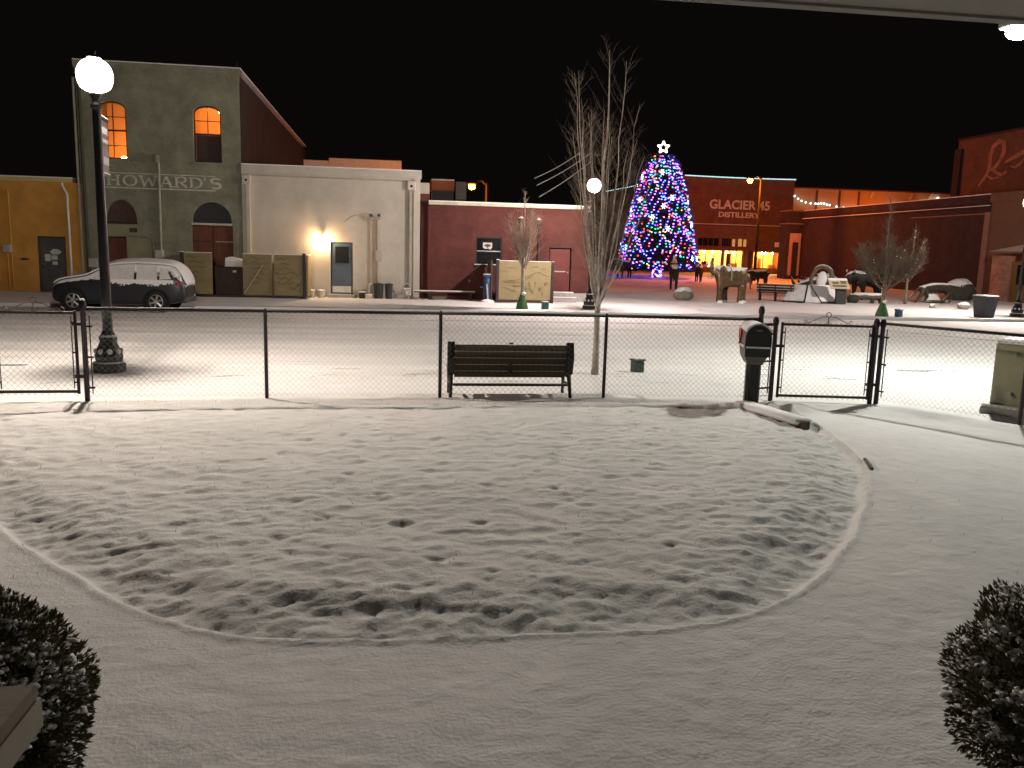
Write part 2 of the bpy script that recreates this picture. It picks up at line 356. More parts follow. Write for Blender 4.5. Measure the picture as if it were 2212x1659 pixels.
grid('side_lot', X7, Y7, zpark(Y7)+.015*fbm(X7, Y7, .8, 3, 83), SNOWF)
xs6 = np.arange(-30, 12.3, .5); ys6 = np.arange(60, 84, .5); X6, Y6 = np.meshgrid(xs6, ys6)
grid('back_street', X6, Y6, zpark(Y6)+.02*fbm(X6, Y6, .6, 2, 82), SNOWF)

# ================================================================== BUILDINGS ALONG THE FAR SIDE (front plane y = 35.69)
YF = 35.69
def holes_wall(b, a0, a1, z0, z1, holes, y, t, mp=lambda a, d, z: (a, d, z)):
    """front wall with rectangular openings, t thick, with real reveals"""
    A = sorted({a0, a1, *[h[0] for h in holes], *[h[1] for h in holes]}); Zs = sorted({z0, z1, *[h[2] for h in holes], *[h[3] for h in holes]})
    solid = lambda a, z: not any(h[0] < a < h[1] and h[2] < z < h[3] for h in holes)
    nA, nZ = len(A)-1, len(Zs)-1
    S = [[solid((A[i]+A[i+1])/2, (Zs[k]+Zs[k+1])/2) for k in range(nZ)] for i in range(nA)]
    q = lambda *p: b.add([mp(*c) for c in p], [(0, 1, 2, 3)])
    for i in range(nA):
        for k in range(nZ):
            if not S[i][k]: continue
            x0, x1, w0, w1 = A[i], A[i+1], Zs[k], Zs[k+1]
            q((x0,y,w0),(x1,y,w0),(x1,y,w1),(x0,y,w1)); q((x0,y+t,w0),(x0,y+t,w1),(x1,y+t,w1),(x1,y+t,w0))
            if i == 0 or not S[i-1][k]: q((x0,y,w0),(x0,y,w1),(x0,y+t,w1),(x0,y+t,w0))
            if i == nA-1 or not S[i+1][k]: q((x1,y,w0),(x1,y+t,w0),(x1,y+t,w1),(x1,y,w1))
            if k == 0 or not S[i][k-1]: q((x0,y,w0),(x0,y+t,w0),(x1,y+t,w0),(x1,y,w0))
            if k == nZ-1 or not S[i][k+1]: q((x0,y,w1),(x1,y,w1),(x1,y+t,w1),(x0,y+t,w1))
    return b
def shell(b, x0, x1, y0, y1, z0, z1, t=.3, floor=None):   # side and back walls of a hollow building
    b.box(x0, x0+t, y0, y1, z0, z1); b.box(x1-t, x1, y0, y1, z0, z1); b.box(x0+t, x1-t, y1-t, y1, z0, z1)
    return b
def arch_fill(b, x0, x1, zs, zt, y, t, n=10):  # spandrels closing a square opening to an arched one
    cx, rx, rz = (x0+x1)/2, (x1-x0)/2, zt-zs
    for sgn in (-1, 1):
        pts = [(cx+sgn*rx, zt)]
        for k in range(n+1):
            a = PI/2*k/n; pts.append((cx+sgn*rx*math.cos(a), zs+rz*math.sin(a)))
        for k in range(1, len(pts)-1):
            b.prism([pts[0], pts[k], pts[k+1]] if sgn > 0 else [pts[0], pts[k+1], pts[k]], y, y+t)
    return b
def pts_arc(cx, rx, zs, rz, n=12): return [(cx-rx*math.cos(PI*k/n), zs+rz*math.sin(PI*k/n)) for k in range(n+1)]

# ---- ochre building (left)
X0 = -16.96
def LX(s): return s+X0
OCHRE = M('ochre_stucco', (.58, .29, .062), .85, .2, 1.2, bump=.4, bscale=60)
t = thing('ochre_building', 'low ochre yellow stucco building at the left edge with grey door', 'building', (LX(-4), YF, 0))
o0 = 4.0   # local x = s + 4
b = B(); holes_wall(b, 0, 8.77, 0, 4.3, [(o0+3.02, o0+4.08, .0, 2.2)], 0, .3); shell(b, 0, 8.77, .3, 14, 0, 4.3); b.box(.3, 8.47, .3, 13.7, 4.1, 4.28)
obj('wall', b, OCHRE, t)
b = B(); b.box(-.1, 8.5, -.12, .25, 4.302, 4.46); obj('roof_trim', b, M('cream_trim', (.55, .42, .2), .8, .1), t)
b = B(); b.box(-.1, 8.5, -.14, 14, 4.462, 4.5); obj('roof_snow', b, SNOW, t)
d = obj('door', B().bevbox(o0+3.08, o0+4.02, .1, .16, .02, 2.14, .01), M('grey_door', (.085, .085, .088), .55, .15, 3), t)
b = B(); b.box(o0+3.023, o0+3.078, .05, .2, 0, 2.197); b.box(o0+4.022, o0+4.077, .05, .2, 0, 2.197); b.box(o0+3.078, o0+4.022, .05, .2, 2.142, 2.197); obj('frame', b, M('door_frame', (.06, .06, .06), .6), d)
obj('handle', B().sphere((o0+3.16, .07, 1.0), .035), BLACK, d)
WHITEP = M('paper_white', (.62, .62, .6), .8, .05)
for (x0, x1, z0, z1) in ((3.25, 3.46, 1.22, 1.5), (3.49, 3.72, 1.28, 1.45), (3.52, 3.71, 1.08, 1.22)): obj('notice', B().box(o0+x0, o0+x1, .092, .098, z0, z1), WHITEP, d)
b = B(); b.prism([(o0+3.44, 1.58), (o0+3.55, 1.48), (o0+3.8, 1.5), (o0+3.88, 1.6), (o0+3.74, 1.7), (o0+3.58, 1.71)], .09, .097); obj('notice', b, WHITEP, d)
obj('downspout', B().tube([(o0+4.1, -.1, 4.28), (o0+4.12, -.1, 4.15), (o0+4.27, -.08, 3.85), (o0+4.28, -.08, .75), (o0+4.3, -.08, .3), (o0+4.38, -.22, .12)], .05, 8), M('white_metal', (.62, .6, .57), .5), t)
b = B(); b.tube([(o0+2.09, -.06, 3.95), (o0+2.09, -.06, 1.8)], .03, 6); b.tube([(o0+2.09, -.06, 3.95), (o0+2.02, -.12, 4.02), (o0+1.95, -.2, 3.9)], .03, 6); b.tube([(o0+1.93, -.06, 1.5), (o0+1.94, -.06, .02)], .025, 6); b.tube([(o0+2.08, -.06, 1.5), (o0+2.09, -.06, .02)], .03, 6)
obj('conduit', b, OCHRE, t)
obj('meter_box', B().bevbox(o0+1.8, o0+2.1, -.2, -.005, 1.53, 1.83, .02), M('grey_metal', (.42, .4, .37), .5), t)
obj('downspout', B().box(o0+1.5, o0+1.62, -.12, -.01, 0, 4.2), OCHRE, t)
b = B(); b.prism([(o0+2.35, 1.28), (o0+2.45, 1.24), (o0+2.66, 1.25), (o0+2.72, 1.29), (o0+2.5, 1.33)], -.03, -.002); obj('wall_patch', b, DARKFRAME, t)
b = B(); b.prism([(o0+2.66, .76), (o0+2.78, .72), (o0+2.9, .75), (o0+2.8, .81)], -.02, -.002); obj('wall_patch', b, M('bare_plaster', (.45, .38, .3), .9), t)
b = B(); b.tube([(o0+4.42, -.15, .85), (o0+4.5, -.1, .5), (o0+4.45, -.1, .3), (o0+4.62, -.15, .35), (o0+4.6, -.12, .05)], .03, 6); b.tube([(o0+4.5, -.1, .5), (o0+4.7, -.2, .3), (o0+4.7, -.2, .05)], .03, 6); obj('gas_pipe', b, M('grey_metal', (.42, .4, .37), .5), t)

# ---- green two-storey brick building
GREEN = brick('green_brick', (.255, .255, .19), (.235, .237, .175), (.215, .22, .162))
gx = LX(4.78)
t = thing('green_brick_building', 'two storey green painted brick building with tall arched windows', 'building', (gx, YF, 0))
q = lambda s: s-4.78
W1, W2 = (q(5.52), q(6.58), 5.3, 7.5), (q(9.11), q(10.18), 5.3, 7.5)
A1, A2 = (q(5.66), q(6.83), 2.85, 3.72), (q(8.96), q(10.49), 2.9, 3.74)
Dl, Dr = (q(5.67), q(6.38), 0, 2.26), (q(8.93), q(10.53), 0, 2.84)
b = B(); holes_wall(b, 0, 6.14, 0, 8.7, [W1, W2, A1, A2, Dl, Dr], 0, .3); shell(b, 0, 6.14, .3, 26, 0, 8.7)
b.box(.3, 5.84, .3, 25.7, 8.3, 8.5); b.box(.3, 5.84, .3, 25.7, 4.4, 4.6)
for W in (W1, W2): arch_fill(b, W[0], W[1], 7.2, 7.5, 0.0, .3)
for A_, zs in ((A1, 2.95), (A2, 3.0)): arch_fill(b, A_[0], A_[1], zs, A_[3], 0.0, .3)
obj('wall', b, GREEN, t)
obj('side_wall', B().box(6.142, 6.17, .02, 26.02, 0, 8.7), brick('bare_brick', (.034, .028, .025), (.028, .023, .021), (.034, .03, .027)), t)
b = B(); b.box(-.06, 6.2, -.07, .3, 8.702, 8.96); b.box(-.02, 6.16, -.03, -.002, 8.45, 8.7); obj('cornice', b, GREEN, t)
b = B(); b.box(-.06, 6.2, -.06, 26, 8.962, 9.0); obj('roof_snow', b, SNOW, t)
obj('antenna', B().tube([(6.05, .1, 9.0), (6.05, .1, 9.22)], .03, 6), BLACK, t)
SASH = M('sash_paint', (.03, .024, .024), .6)
def sash(W, par, lit_top, lit_bot):
    x0, x1, z0, z1 = W; cx = (x0+x1)/2
    wd = obj('window', B().box(x0-.04, x1+.04, -.05, .3, z0-.12, z0-.002), GREEN, par)     # stone sill carries the window
    b = B(); e = .055
    b.box(x0+.002, x0+e, .1, .18, z0, z1-.3); b.box(x1-e, x1-.002, .1, .18, z0, z1-.3); b.box(x0+e, x1-e, .1, .18, z0, z0+e); b.box(x0+e, x1-e, .1, .18, z0+1.06, z0+1.13)
    arc = [(cx-(x1-x0)/2*math.cos(PI*k/12), z1-.3+.3*math.sin(PI*k/12)) for k in range(13)]; ar2 = [(cx-((x1-x0)/2-e)*math.cos(PI*k/12), z1-.3+(.3-e)*math.sin(PI*k/12)) for k in range(13)]
    for k in range(12): b.prism([arc[k], arc[k+1], ar2[k+1], ar2[k]][::-1], .1, .18)
    obj('frame', b, SASH, wd)
    b = B(); b.box(cx-.015, cx+.015, .12, .16, z0+1.13, z1-.06); b.box(x0+e, cx-.015, .12, .16, z0+1.6, z0+1.63); b.box(cx+.015, x1-e, .12, .16, z0+1.6, z0+1.63)
    if lit_bot: b.box(cx-.015, cx+.015, .12, .16, z0+e, z0+1.06); b.box(x0+e, cx-.015, .12, .16, z0+.5, z0+.53); b.box(cx+.015, x1-e, .12, .16, z0+.5, z0+.53)
    obj('muntin', b, SASH, wd)
    b = B(); b.add([(x0+e, .14, z0+1.13), (x1-e, .14, z0+1.13), (x1-e, .14, z1-.3)] + [(p[0], .14, p[1]) for p in ar2[::-1]][1:-1] + [(x0+e, .14, z1-.3)], [tuple(range(15))]); obj('pane', b, GLASS, wd)
    b = B(); b.add([(x0+e, .14, z0+e), (x1-e, .14, z0+e), (x1-e, .14, z0+1.06), (x0+e, .14, z0+1.06)], [(0, 1, 2, 3)])
    if lit_bot: obj('pane', b, GLASS, wd)
    else: obj('blind', B().box(x0+e, x1-e, .2, .22, z0+e, z0+1.06), M('brown_blind', (.055, .03, .028), .8), wd)
sash(W1, t, True, True); sash(W2, t, True, False)
ROOM = M('room_plaster', (.6, .42, .26), .9, .1, 1)
b = B(); b.box(.31, 5.83, 2.6, 2.65, 4.61, 8.29); b.box(2.9, 2.95, .31, 2.6, 4.61, 8.29); obj('room_wall', b, ROOM, t)
ARM = M('brown_boards', (.085, .05, .045), .8, .25, 5)
for A_, zs, mat in ((A1, 2.95, ARM), (A2, 3.0, M('dark_boards', (.03, .028, .03), .6))):
    cx, rx = (A_[0]+A_[1])/2, (A_[1]-A_[0])/2
    b = B(); b.box(A_[0], A_[1], .12, .16, A_[2], A_[3]); wd = obj('fanlight', b, mat, t)
    obj('sill', B().box(A_[0]-.02, A_[1]+.02, -.06, .12, A_[2]-.08, A_[2]), M('white_sill', (.5, .5, .46), .7) if A_ is A2 else SASH, wd)
DRED = M('red_brown_door', (.135, .048, .03), .75, .25, 3, stretch=(3, 1, .5))
d = obj('door', B().box(Dl[0]+.03, Dl[1]-.02, .1, .16, .02, 2.22), DRED, t); obj('handle', B().sphere((Dl[1]-.12, .08, 1.35), .04), M('brass', (.6, .6, .55), .3, metal=.8), d)
b = B(); b.box(Dr[0]+.02, (Dr[0]+Dr[1])/2-.01, .1, .16, .02, 2.8); d = obj('door', b, DRED, t); b = B(); b.box(Dr[0]+.02, (Dr[0]+Dr[1])/2-.1, .06, .098, 2.15, 2.18); obj('strap', b, SASH, d)
b = B(); b.box((Dr[0]+Dr[1])/2+.01, Dr[1]-.02, .1, .16, .02, 2.8); d = obj('door', b, DRED, t); b = B(); b.box((Dr[0]+Dr[1])/2+.1, Dr[1]-.02, .06, .098, 2.15, 2.18); obj('strap', b, M('grey_metal', (.42, .4, .37), .5), d)
PAINT = M('pale_green_panel', (.26, .26, .16), .8, .15, 2)
obj('panel', B().box(q(5.66), q(6.83), -.03, -.003, 2.3, 2.74), PAINT, t)
obj('panel', B().box(q(6.42), q(7.36), -.03, -.003, 1.0, 2.2), PAINT, t)
obj('conduit', B().tube([(q(5.2), -.06, 2.27), (q(7.2), -.06, 2.3), (q(7.38), -.06, 2.2), (q(7.42), -.06, 2.0), (q(7.42), -.06, .4)], .028, 6), GREEN, t)
obj('plaque', B().box(q(6.54), q(6.83), -.045, -.031, 2.45, 2.62), M('dark_green_sign', (.03, .05, .03), .6), t)
obj('vent_pipe', B().tube([(q(7.72), -.08, .6), (q(7.76), -.08, 5.25)], .05, 8), M('pale_pipe', (.33, .34, .26), .6), t)
obj('vent_cap', B().lathe([(.1, 5.2), (.13, 5.25), (.1, 5.5), (.0, 5.55)], 10, (q(7.7), -.13, 0), cap=False), GREEN, t)
obj('meter_box', B().bevbox(q(7.5), q(7.82), -.2, -.002, 1.4, 1.77, .02), M('grey_metal', (.42, .4, .37), .5), t)
obj('meter_box', B().bevbox(q(4.95), q(5.28), -.15, -.002, 1.02, 1.38, .02), M('grey_metal', (.42, .4, .37), .5), t)
b = B(); b.tube([(q(4.95), -.09, .2), (q(4.92), -.09, 8.3)], .07, 8); obj('downspout', b, M('dark_green_pipe', (.05, .055, .035), .6), t)
b = B(); b.tube([(q(4.72), -.07, .2), (q(4.72), -.07, 8.3)], .05, 8); obj('downspout', b, M('pale_pipe', (.33, .34, .26), .6), t)
# painted lettering HOWARD'S : slab serif strokes
FADED = M('faded_white_paint', (.50, .50, .43), .85, .35, 6)
def slab(ch, x, z, w_, h_):
    b = B(); T = .09; th = .035; d0, d1 = -.012, -.003
    V = lambda cx, z0=z, z1=z+h_, wd=T: b.box(cx-wd/2, cx+wd/2, d0, d1, z0, z1)
    ser = lambda cx, zz, l=.17: b.box(cx-l/2, cx+l/2, d0-.001, d1, zz, zz+.045)
    arc = lambda cx, cz, rx, rz, a0, a1, n=14, wmax=T, wmin=th: b.ribbon([(cx+rx*math.cos(a0+(a1-a0)*k/n), cz+rz*math.sin(a0+(a1-a0)*k/n)) for k in range(n+1)], [wmin+(wmax-wmin)*abs(math.cos(a0+(a1-a0)*k/n)) for k in range(n+1)], d0, d1)
    if ch == 'H': [V(c) for c in (x+.08, x+w_-.08)]; b.box(x+.1, x+w_-.1, d0, d1+.0005, z+h_/2-.02, z+h_/2+.03); [ser(c, zz) for c in (x+.08, x+w_-.08) for zz in (z, z+h_-.045)]
    if ch == 'O': arc(x+w_/2, z+h_/2, w_/2-.04, h_/2-.02, 0, 2*PI, 22)
    if ch == 'W':
        P = [(x+.05, z+h_), (x+w_*.28, z), (x+w_*.5, z+h_*.8), (x+w_*.72, z), (x+w_-.05, z+h_)]
        for k, wd in enumerate((T, th, T, th)): b.ribbon([P[k], P[k+1]], wd, d0, d1)
        ser(P[0][0], z+h_-.045); ser(P[4][0], z+h_-.045)
    if ch == 'A':
        P = [(x+.06, z), (x+w_/2, z+h_), (x+w_-.06, z)]; b.ribbon(P[:2], th, d0, d1); b.ribbon(P[1:], T, d0, d1); b.box(x+w_*.28, x+w_*.72, d0-.001, d1, z+h_*.3, z+h_*.3+.035); ser(P[0][0], z); ser(P[2][0], z)
    if ch in 'RD':
        V(x+.1); ser(x+.1, z); ser(x+.1, z+h_-.045)
        if ch == 'D': b.box(x+.1, x+w_*.5, d0-.001, d1, z, z+.035); b.box(x+.1, x+w_*.5, d0-.001, d1, z+h_-.035, z+h_); arc(x+w_*.45, z+h_/2, w_*.5, h_/2-.02, -PI/2, PI/2)
        else: b.box(x+.1, x+w_*.55, d0-.001, d1, z+h_-.035, z+h_); b.box(x+.1, x+w_*.55, d0-.001, d1, z+h_*.48, z+h_*.48+.035); arc(x+w_*.52, z+h_*.75, w_*.36, h_*.24, -PI/2, PI/2); b.ribbon([(x+w_*.5, z+h_*.48), (x+w_-.03, z)], T, d0, d1)
    if ch == "'": b.ribbon([(x+.05, z+h_), (x+.02, z+h_*.68)], [T, .02], d0, d1)
    if ch == 'S':
        P = [(x+w_*(.5+.42*math.cos(a)), z+h_*(.74+.23*math.sin(a))) for a in np.linspace(.35, 1.5*PI, 12)] + [(x+w_*(.5+.42*math.cos(a)), z+h_*(.27+.25*math.sin(a))) for a in np.linspace(PI/2, -PI*.85, 12)]
        b.ribbon(P, [.05+.05*math.sin(PI*k/(len(P)-1)) for k in range(len(P))], d0, d1)
    return b
xx = q(5.75)
for ch, w_, gap in (('H', .5, .1), ('O', .56, .07), ('W', .7, .06), ('A', .52, .04), ('R', .52, .05), ('D', .52, .06), ("'", .1, .16), ('S', .42, 0)):
    o = obj('painted_letter', slab(ch, xx, 4.27, w_, .42), FADED, t); xx += w_+gap
obj('painted_line', B().box(q(5.62), q(9.9), -.008, -.003, 4.74, 4.775), FADED, t); obj('painted_line', B().box(q(5.62), q(9.9), -.008, -.003, 4.165, 4.215), FADED, t)

# ---- white stucco building
WHITE = M('white_stucco', (.50, .465, .41), .85, .16, .8, bump=.35, bscale=50)
wx = LX(10.93); p = lambda s: s-10.93
t = thing('white_building', 'one storey white stucco building with blue door and lit wall lamp', 'building', (wx, YF, 0))
b = B(); holes_wall(b, 0, 7.2, 0, 5.28, [(p(14.43), p(15.34), .14, 2.28)], 0, .3); shell(b, 0, 7.2, .3, 20, 0, 5.28); b.box(.3, 6.9, .3, 19.7, 4.95, 5.1); obj('wall', b, WHITE, t)
b = B(); b.box(-.003, 7.25, -.07, .2, 4.98, 5.282); obj('parapet', b, WHITE, t)
obj('roof_snow', B().box(-.003, 7.25, -.06, .3, 5.284, 5.32), SNOW, t)
obj('ledge', B().box(p(11.3), p(17.72), -.05, -.003, 4.84, 4.9), M('grey_ledge', (.34, .32, .29), .8), t)
for s0 in (10.96, 17.6):
    sb = obj('scupper', B().bevbox(p(s0), p(s0+.33), -.17, -.003, 4.5, 4.86, .015), WHITE, t); obj('opening', B().lathe([(.055, -.18), (.055, -.172)], 12, (p(s0+.16), 0, 4.66), 'y'), BLACK, sb)
    obj('scupper_cap', B().box(p(s0-.03), p(s0+.36), -.2, -.003, 4.862, 4.89), M('grey_ledge', (.34, .32, .29), .8), sb)
obj('downspout', B().box(p(11.1), p(11.24), -.12, -.003, .1, 4.5), WHITE, t)
obj('downspout', B().box(p(17.68), p(17.8), -.13, -.003, .1, 4.5), M('pipe_grey', (.36, .33, .29), .7), t)
b = B(); b.box(0, .22, -.06, -.003, 0, 4.98); b.box(6.93, 7.2, -.06, -.003, 0, 4.98); obj('pilaster', b, WHITE, t)
d = obj('door', B().bevbox(p(14.46), p(15.31), .06, .11, .15, 2.25, .008), M('blue_door', (.07, .10, .135), .5, .12, 2), t)
obj('pane', B().box(p(14.62), p(15.18), .05, .058, 1.42, 2.1), DARKGLASS, d)
b = B(); b.box(p(14.6), p(14.62), .04, .06, 1.4, 2.12); b.box(p(15.18), p(15.2), .04, .06, 1.4, 2.12); b.box(p(14.62), p(15.18), .04, .06, 2.1, 2.12); b.box(p(14.62), p(15.18), .04, .06, 1.4, 1.42); obj('pane_frame', b, M('blue_frame', (.05, .075, .1), .5), d)
obj('kick_plate', B().box(p(14.5), p(15.27), .05, .058, .2, .46), M('kick_metal', (.5, .5, .47), .35, metal=.7), d)
obj('handle', B().tube([(p(14.55), .05, 1.1), (p(14.55), -.02, 1.1), (p(14.66), -.02, 1.1)], .015, 6), BLACK, d)
obj('step', B().bevbox(p(14.33), p(15.45), -.45, .06, .0, .13, .01), M('concrete', (.35, .34, .32), .9, .15, 5), t)
lm = obj('wall_lamp', B().lathe([(.05, 0), (.07, .02), (.075, .05), (.05, .08), (0, .08)], 12, (p(14.11), -.12, 2.42), cap=False), BLACK, t)
obj('bulb', B().sphere((p(14.11), -.14, 2.3), .1, n=14, k=10), emis('wall_bulb', (1, .62, .3), L_WALL), lm, smooth=True)
obj('bracket', B().tube([(p(14.11), -.003, 2.45), (p(14.11), -.12, 2.49)], .02, 6), BLACK, lm)
PIPE = M('conduit_grey', (.38, .34, .30), .7)
obj('riser_pipe', B().tube([(p(16.12), -.07, .3), (p(16.12), -.07, 3.35)], .035, 8), PIPE, t)
obj('riser_pipe', B().tube([(p(16.4), -.08, .4), (p(16.38), -.08, 3.3)], .055, 8), PIPE, t)
obj('weatherhead', B().bevbox(p(16.05), p(16.5), -.2, -.003, 3.25, 3.36, .02), M('grey_ledge', (.34, .32, .29), .8), t)
for s_ in (16.1, 16.43): obj('insulator', B().sphere((p(s_), -.2, 3.42), .07), M('dark_ceramic', (.06, .05, .05), .5), t)
mb = obj('meter_box', B().bevbox(p(16.29), p(16.53), -.2, -.003, 1.55, 2.0, .02), M('grey_metal', (.42, .4, .37), .5), t); obj('dial', B().lathe([(.075, -.27), (.08, -.2)], 14, (p(16.41), 0, 1.78), 'y'), M('grey_metal', (.42, .4, .37), .5), mb)
obj('cable', B().tube([(p(16.1), -.18, 3.44), (p(15.9), -.08, 3.52), (p(15.3), -.03, 3.35), (p(15.0), -.02, 3.1)], .012, 5), PIPE, t)
obj('gas_post', B().tube([(p(16.05), -.4, 0), (p(16.05), -.4, .62)], .075, 10), M('cream_post', (.5, .48, .4), .7, snow=6), t)
b = B(); b.bevbox(7.21, 7.62, .9, 4, 0, 4.9, .02); obj('rear_annex', b, WHITE, t)

# ---- maroon building
MAROON = brick('maroon_brick', (.118, .041, .035), (.106, .037, .031), (.095, .034, .029))
mx0 = LX(18.55); m_ = lambda s: s-18.55
t = thing('maroon_building', 'low maroon painted brick building with cream roof edge', 'building', (mx0, YF, 0))
b = B(); holes_wall(b, 0, 7.0, 0, 3.95, [(m_(20.5), m_(21.64), 1.5, 2.68), (m_(23.72), m_(24.69), .4, 2.3)], 0, .3); shell(b, 0, 7.0, .3, 13, 0, 3.95); b.box(.3, 6.7, .3, 12.7, 3.6, 3.8); obj('wall', b, MAROON, t)
b = B(); b.box(-.4, -.004, .25, .5, 0, 4.4); obj('recess_wall', b, MAROON, t)
obj('roof_edge', B().box(-.06, 7.08, -.14, .3, 3.952, 4.08), M('cream_edge', (.5, .47, .38), .7), t)
obj('roof_snow', B().box(-.06, 7.08, -.13, 13, 4.082, 4.12), SNOW, t)
obj('band', B().box(0, 7.0, -.04, -.002, 3.72, 3.78), M('dark_maroon', (.1, .02, .018), .8), t)
obj('downspout', B().tube([(-.06, -.06, .1), (-.06, -.06, 3.9)], .06, 8), M('dark_maroon', (.1, .02, .018), .8), t)
wd = obj('window', B().box(m_(20.46), m_(21.68), -.05, .1, 1.43, 1.497), DARKFRAME, t)
b = B(); b.box(m_(20.502), m_(20.56), .03, .12, 1.5, 2.678); b.box(m_(21.58), m_(21.638), .03, .12, 1.5, 2.678); b.box(m_(20.56), m_(21.58), .03, .12, 2.62, 2.678); b.box(m_(20.56), m_(21.58), .03, .12, 1.5, 1.55); b.box(m_(20.56), m_(21.58), .02, .12, 2.02, 2.07); obj('frame', b, DARKFRAME, wd)
obj('snow_line', B().box(m_(20.56), m_(21.58), .0, .03, 2.072, 2.092), SNOW, wd); obj('snow_line', B().box(m_(20.46), m_(21.68), -.05, .02, 1.499, 1.52), SNOW, wd)
obj('pane', B().box(m_(20.56), m_(21.58), .08, .09, 1.55, 2.02), DARKGLASS, wd); obj('pane', B().box(m_(20.56), m_(21.58), .08, .09, 2.07, 2.62), DARKGLASS, wd)
b = B(); b.prism([(m_(20.82), 2.44), (m_(21.22), 2.44), (m_(21.22), 2.24), (m_(21.14), 2.14), (m_(21.06), 2.19), (m_(20.9), 2.17), (m_(20.82), 2.24)], .066, .072); sg = obj('sticker', b, emis('glowing_sticker', (1, .92, .75), .45, False), wd)  # sticker is no lamp; its brightness is put in by emission
b = B(); b.prism([(m_(20.86), 2.33), (m_(20.95), 2.36), (m_(21.02), 2.39), (m_(21.09), 2.36), (m_(21.18), 2.34), (m_(21.12), 2.28), (m_(21.05), 2.25), (m_(21.02), 2.21), (m_(20.98), 2.25), (m_(20.92), 2.28)], .062, .0655); obj('sticker_emblem', b, M('emblem_red', (.16, .04, .03), .7), wd)
d = obj('door', B().bevbox(m_(23.76), m_(24.65), .08, .14, .41, 2.26, .008), M('maroon_door', (.125, .026, .023), .6), t)
obj('push_bar', B().box(m_(23.82), m_(24.45), .03, .078, 1.26, 1.31), M('grey_metal', (.42, .4, .37), .5), d)
obj('handle', B().sphere((m_(24.55), .05, 1.25), .035), M('grey_metal', (.42, .4, .37), .5), d)
obj('lintel', B().box(m_(23.68), m_(24.73), -.05, .0, 2.3, 2.36), DARKFRAME, t)
CONC = M('concrete', (.35, .34, .32), .9, .15, 5)
b = B(); b.box(m_(23.7), m_(24.75), -.45, -.003, 0, .38); b.box(m_(23.75), m_(24.8), -.8, -.452, 0, .19); st = obj('steps', b, CONC, t)
b = B(); b.box(m_(23.7), m_(24.75), -.44, -.02, .382, .42); b.box(m_(23.75), m_(24.8), -.79, -.46, .192, .225); obj('step_snow', b, SNOW, st)
obj('plinth', B().box(m_(24.83), 7.05, -.12, -.003, 0, .36), CONC, t)
for s_, z1 in ((22.42, 3.3), (23.2, 3.25)):
    pp = obj('vent_pipe', B().tube([(m_(s_), -.1, .5), (m_(s_), -.1, z1)], .055 if s_ < 23 else .035, 8), M('pale_pipe', (.33, .34, .26), .6) if s_ < 23 else SASH, t)
    obj('vent_cap', B().lathe([(.06, z1), (.14, z1+.04), (.14, z1+.2), (.03, z1+.28)], 10, (m_(s_), -.1, 0)), M('rusty_cap', (.06, .045, .04), .7, snow=8), pp)
obj('tap_knob', B().sphere((m_(20.25), -.05, .8), .05), M('grey_metal', (.42, .4, .37), .5), t)
# roof things behind
o = thing('roof_unit', 'dark rooftop cooling unit glowing orange above the maroon building', 'roof unit', (2.1, 46, 3.8))
obj('housing', B().bevbox(0, 1.25, 0, 1.4, 1.45, 1.98, .03), M('orange_glow_unit', (.35, .1, .03), .7), o); obj('stand', B().box(.05, 1.2, .1, 1.3, 0, 1.45), DARKFRAME, o); obj('snow_cap', B().bevbox(0, 1.25, 0, 1.4, 1.982, 2.05, .02), SNOW, o)  # orange glow of the nearby lamp put into the housing's base colour
o = thing('roof_unit', 'grey rooftop box beside the orange lamp above the maroon roof', 'roof unit', (3.4, 46, 3.8))
obj('housing', B().bevbox(0, .6, 0, 1.2, 1.0, 1.95, .03), M('grey_unit', (.12, .11, .1), .7), o); obj('stand', B().box(.1, .5, .1, 1.1, 0, 1.0), DARKFRAME, o)
# building far behind the white one, lit by sodium light
t = thing('far_parapet_building', 'flat roofed pale building behind the white one glowing orange', 'building', (-6.2, 60, 0))
obj('wall', B().box(0, 6.85, .0, 12, 0, 7.7), M('pale_wall', (.72, .64, .52), .85, .1), t); obj('parapet', B().box(1.9, 6.85, -.15, 3, 7.702, 8.1), M('pale_wall', (.72, .64, .52), .85, .1), t)
obj('parapet', B().box(0, 1.88, -.05, 3, 7.702, 7.92), M('pale_wall', (.72, .64, .52), .85, .1), t)
# warm lamps inside the upper rooms of the green building
gb = bpy.data.objects['green_brick_building']
lp = obj('table_lamp', B().sphere((q(6.15), 1.0, 5.42), .11, .11, .07, 10, 6), emis('room_bulb', (1, .30, .045), 420), gb); obj('stand', B().lathe([(.12, 4.61), (.12, 4.65), (.02, 4.68), (.02, 5.34)], 10, (q(6.15), 1.0, 0)), DARKFRAME, lp)
lp = obj('ceiling_lamp', B().sphere((q(10.08), .8, 7.38), .12, .12, .08, 10, 6), emis('room_bulb', (1, .30, .045), 420), gb); obj('cord', B().tube([(q(10.08), .8, 7.44), (q(10.08), .8, 8.29)], .01, 5), BLACK, lp)

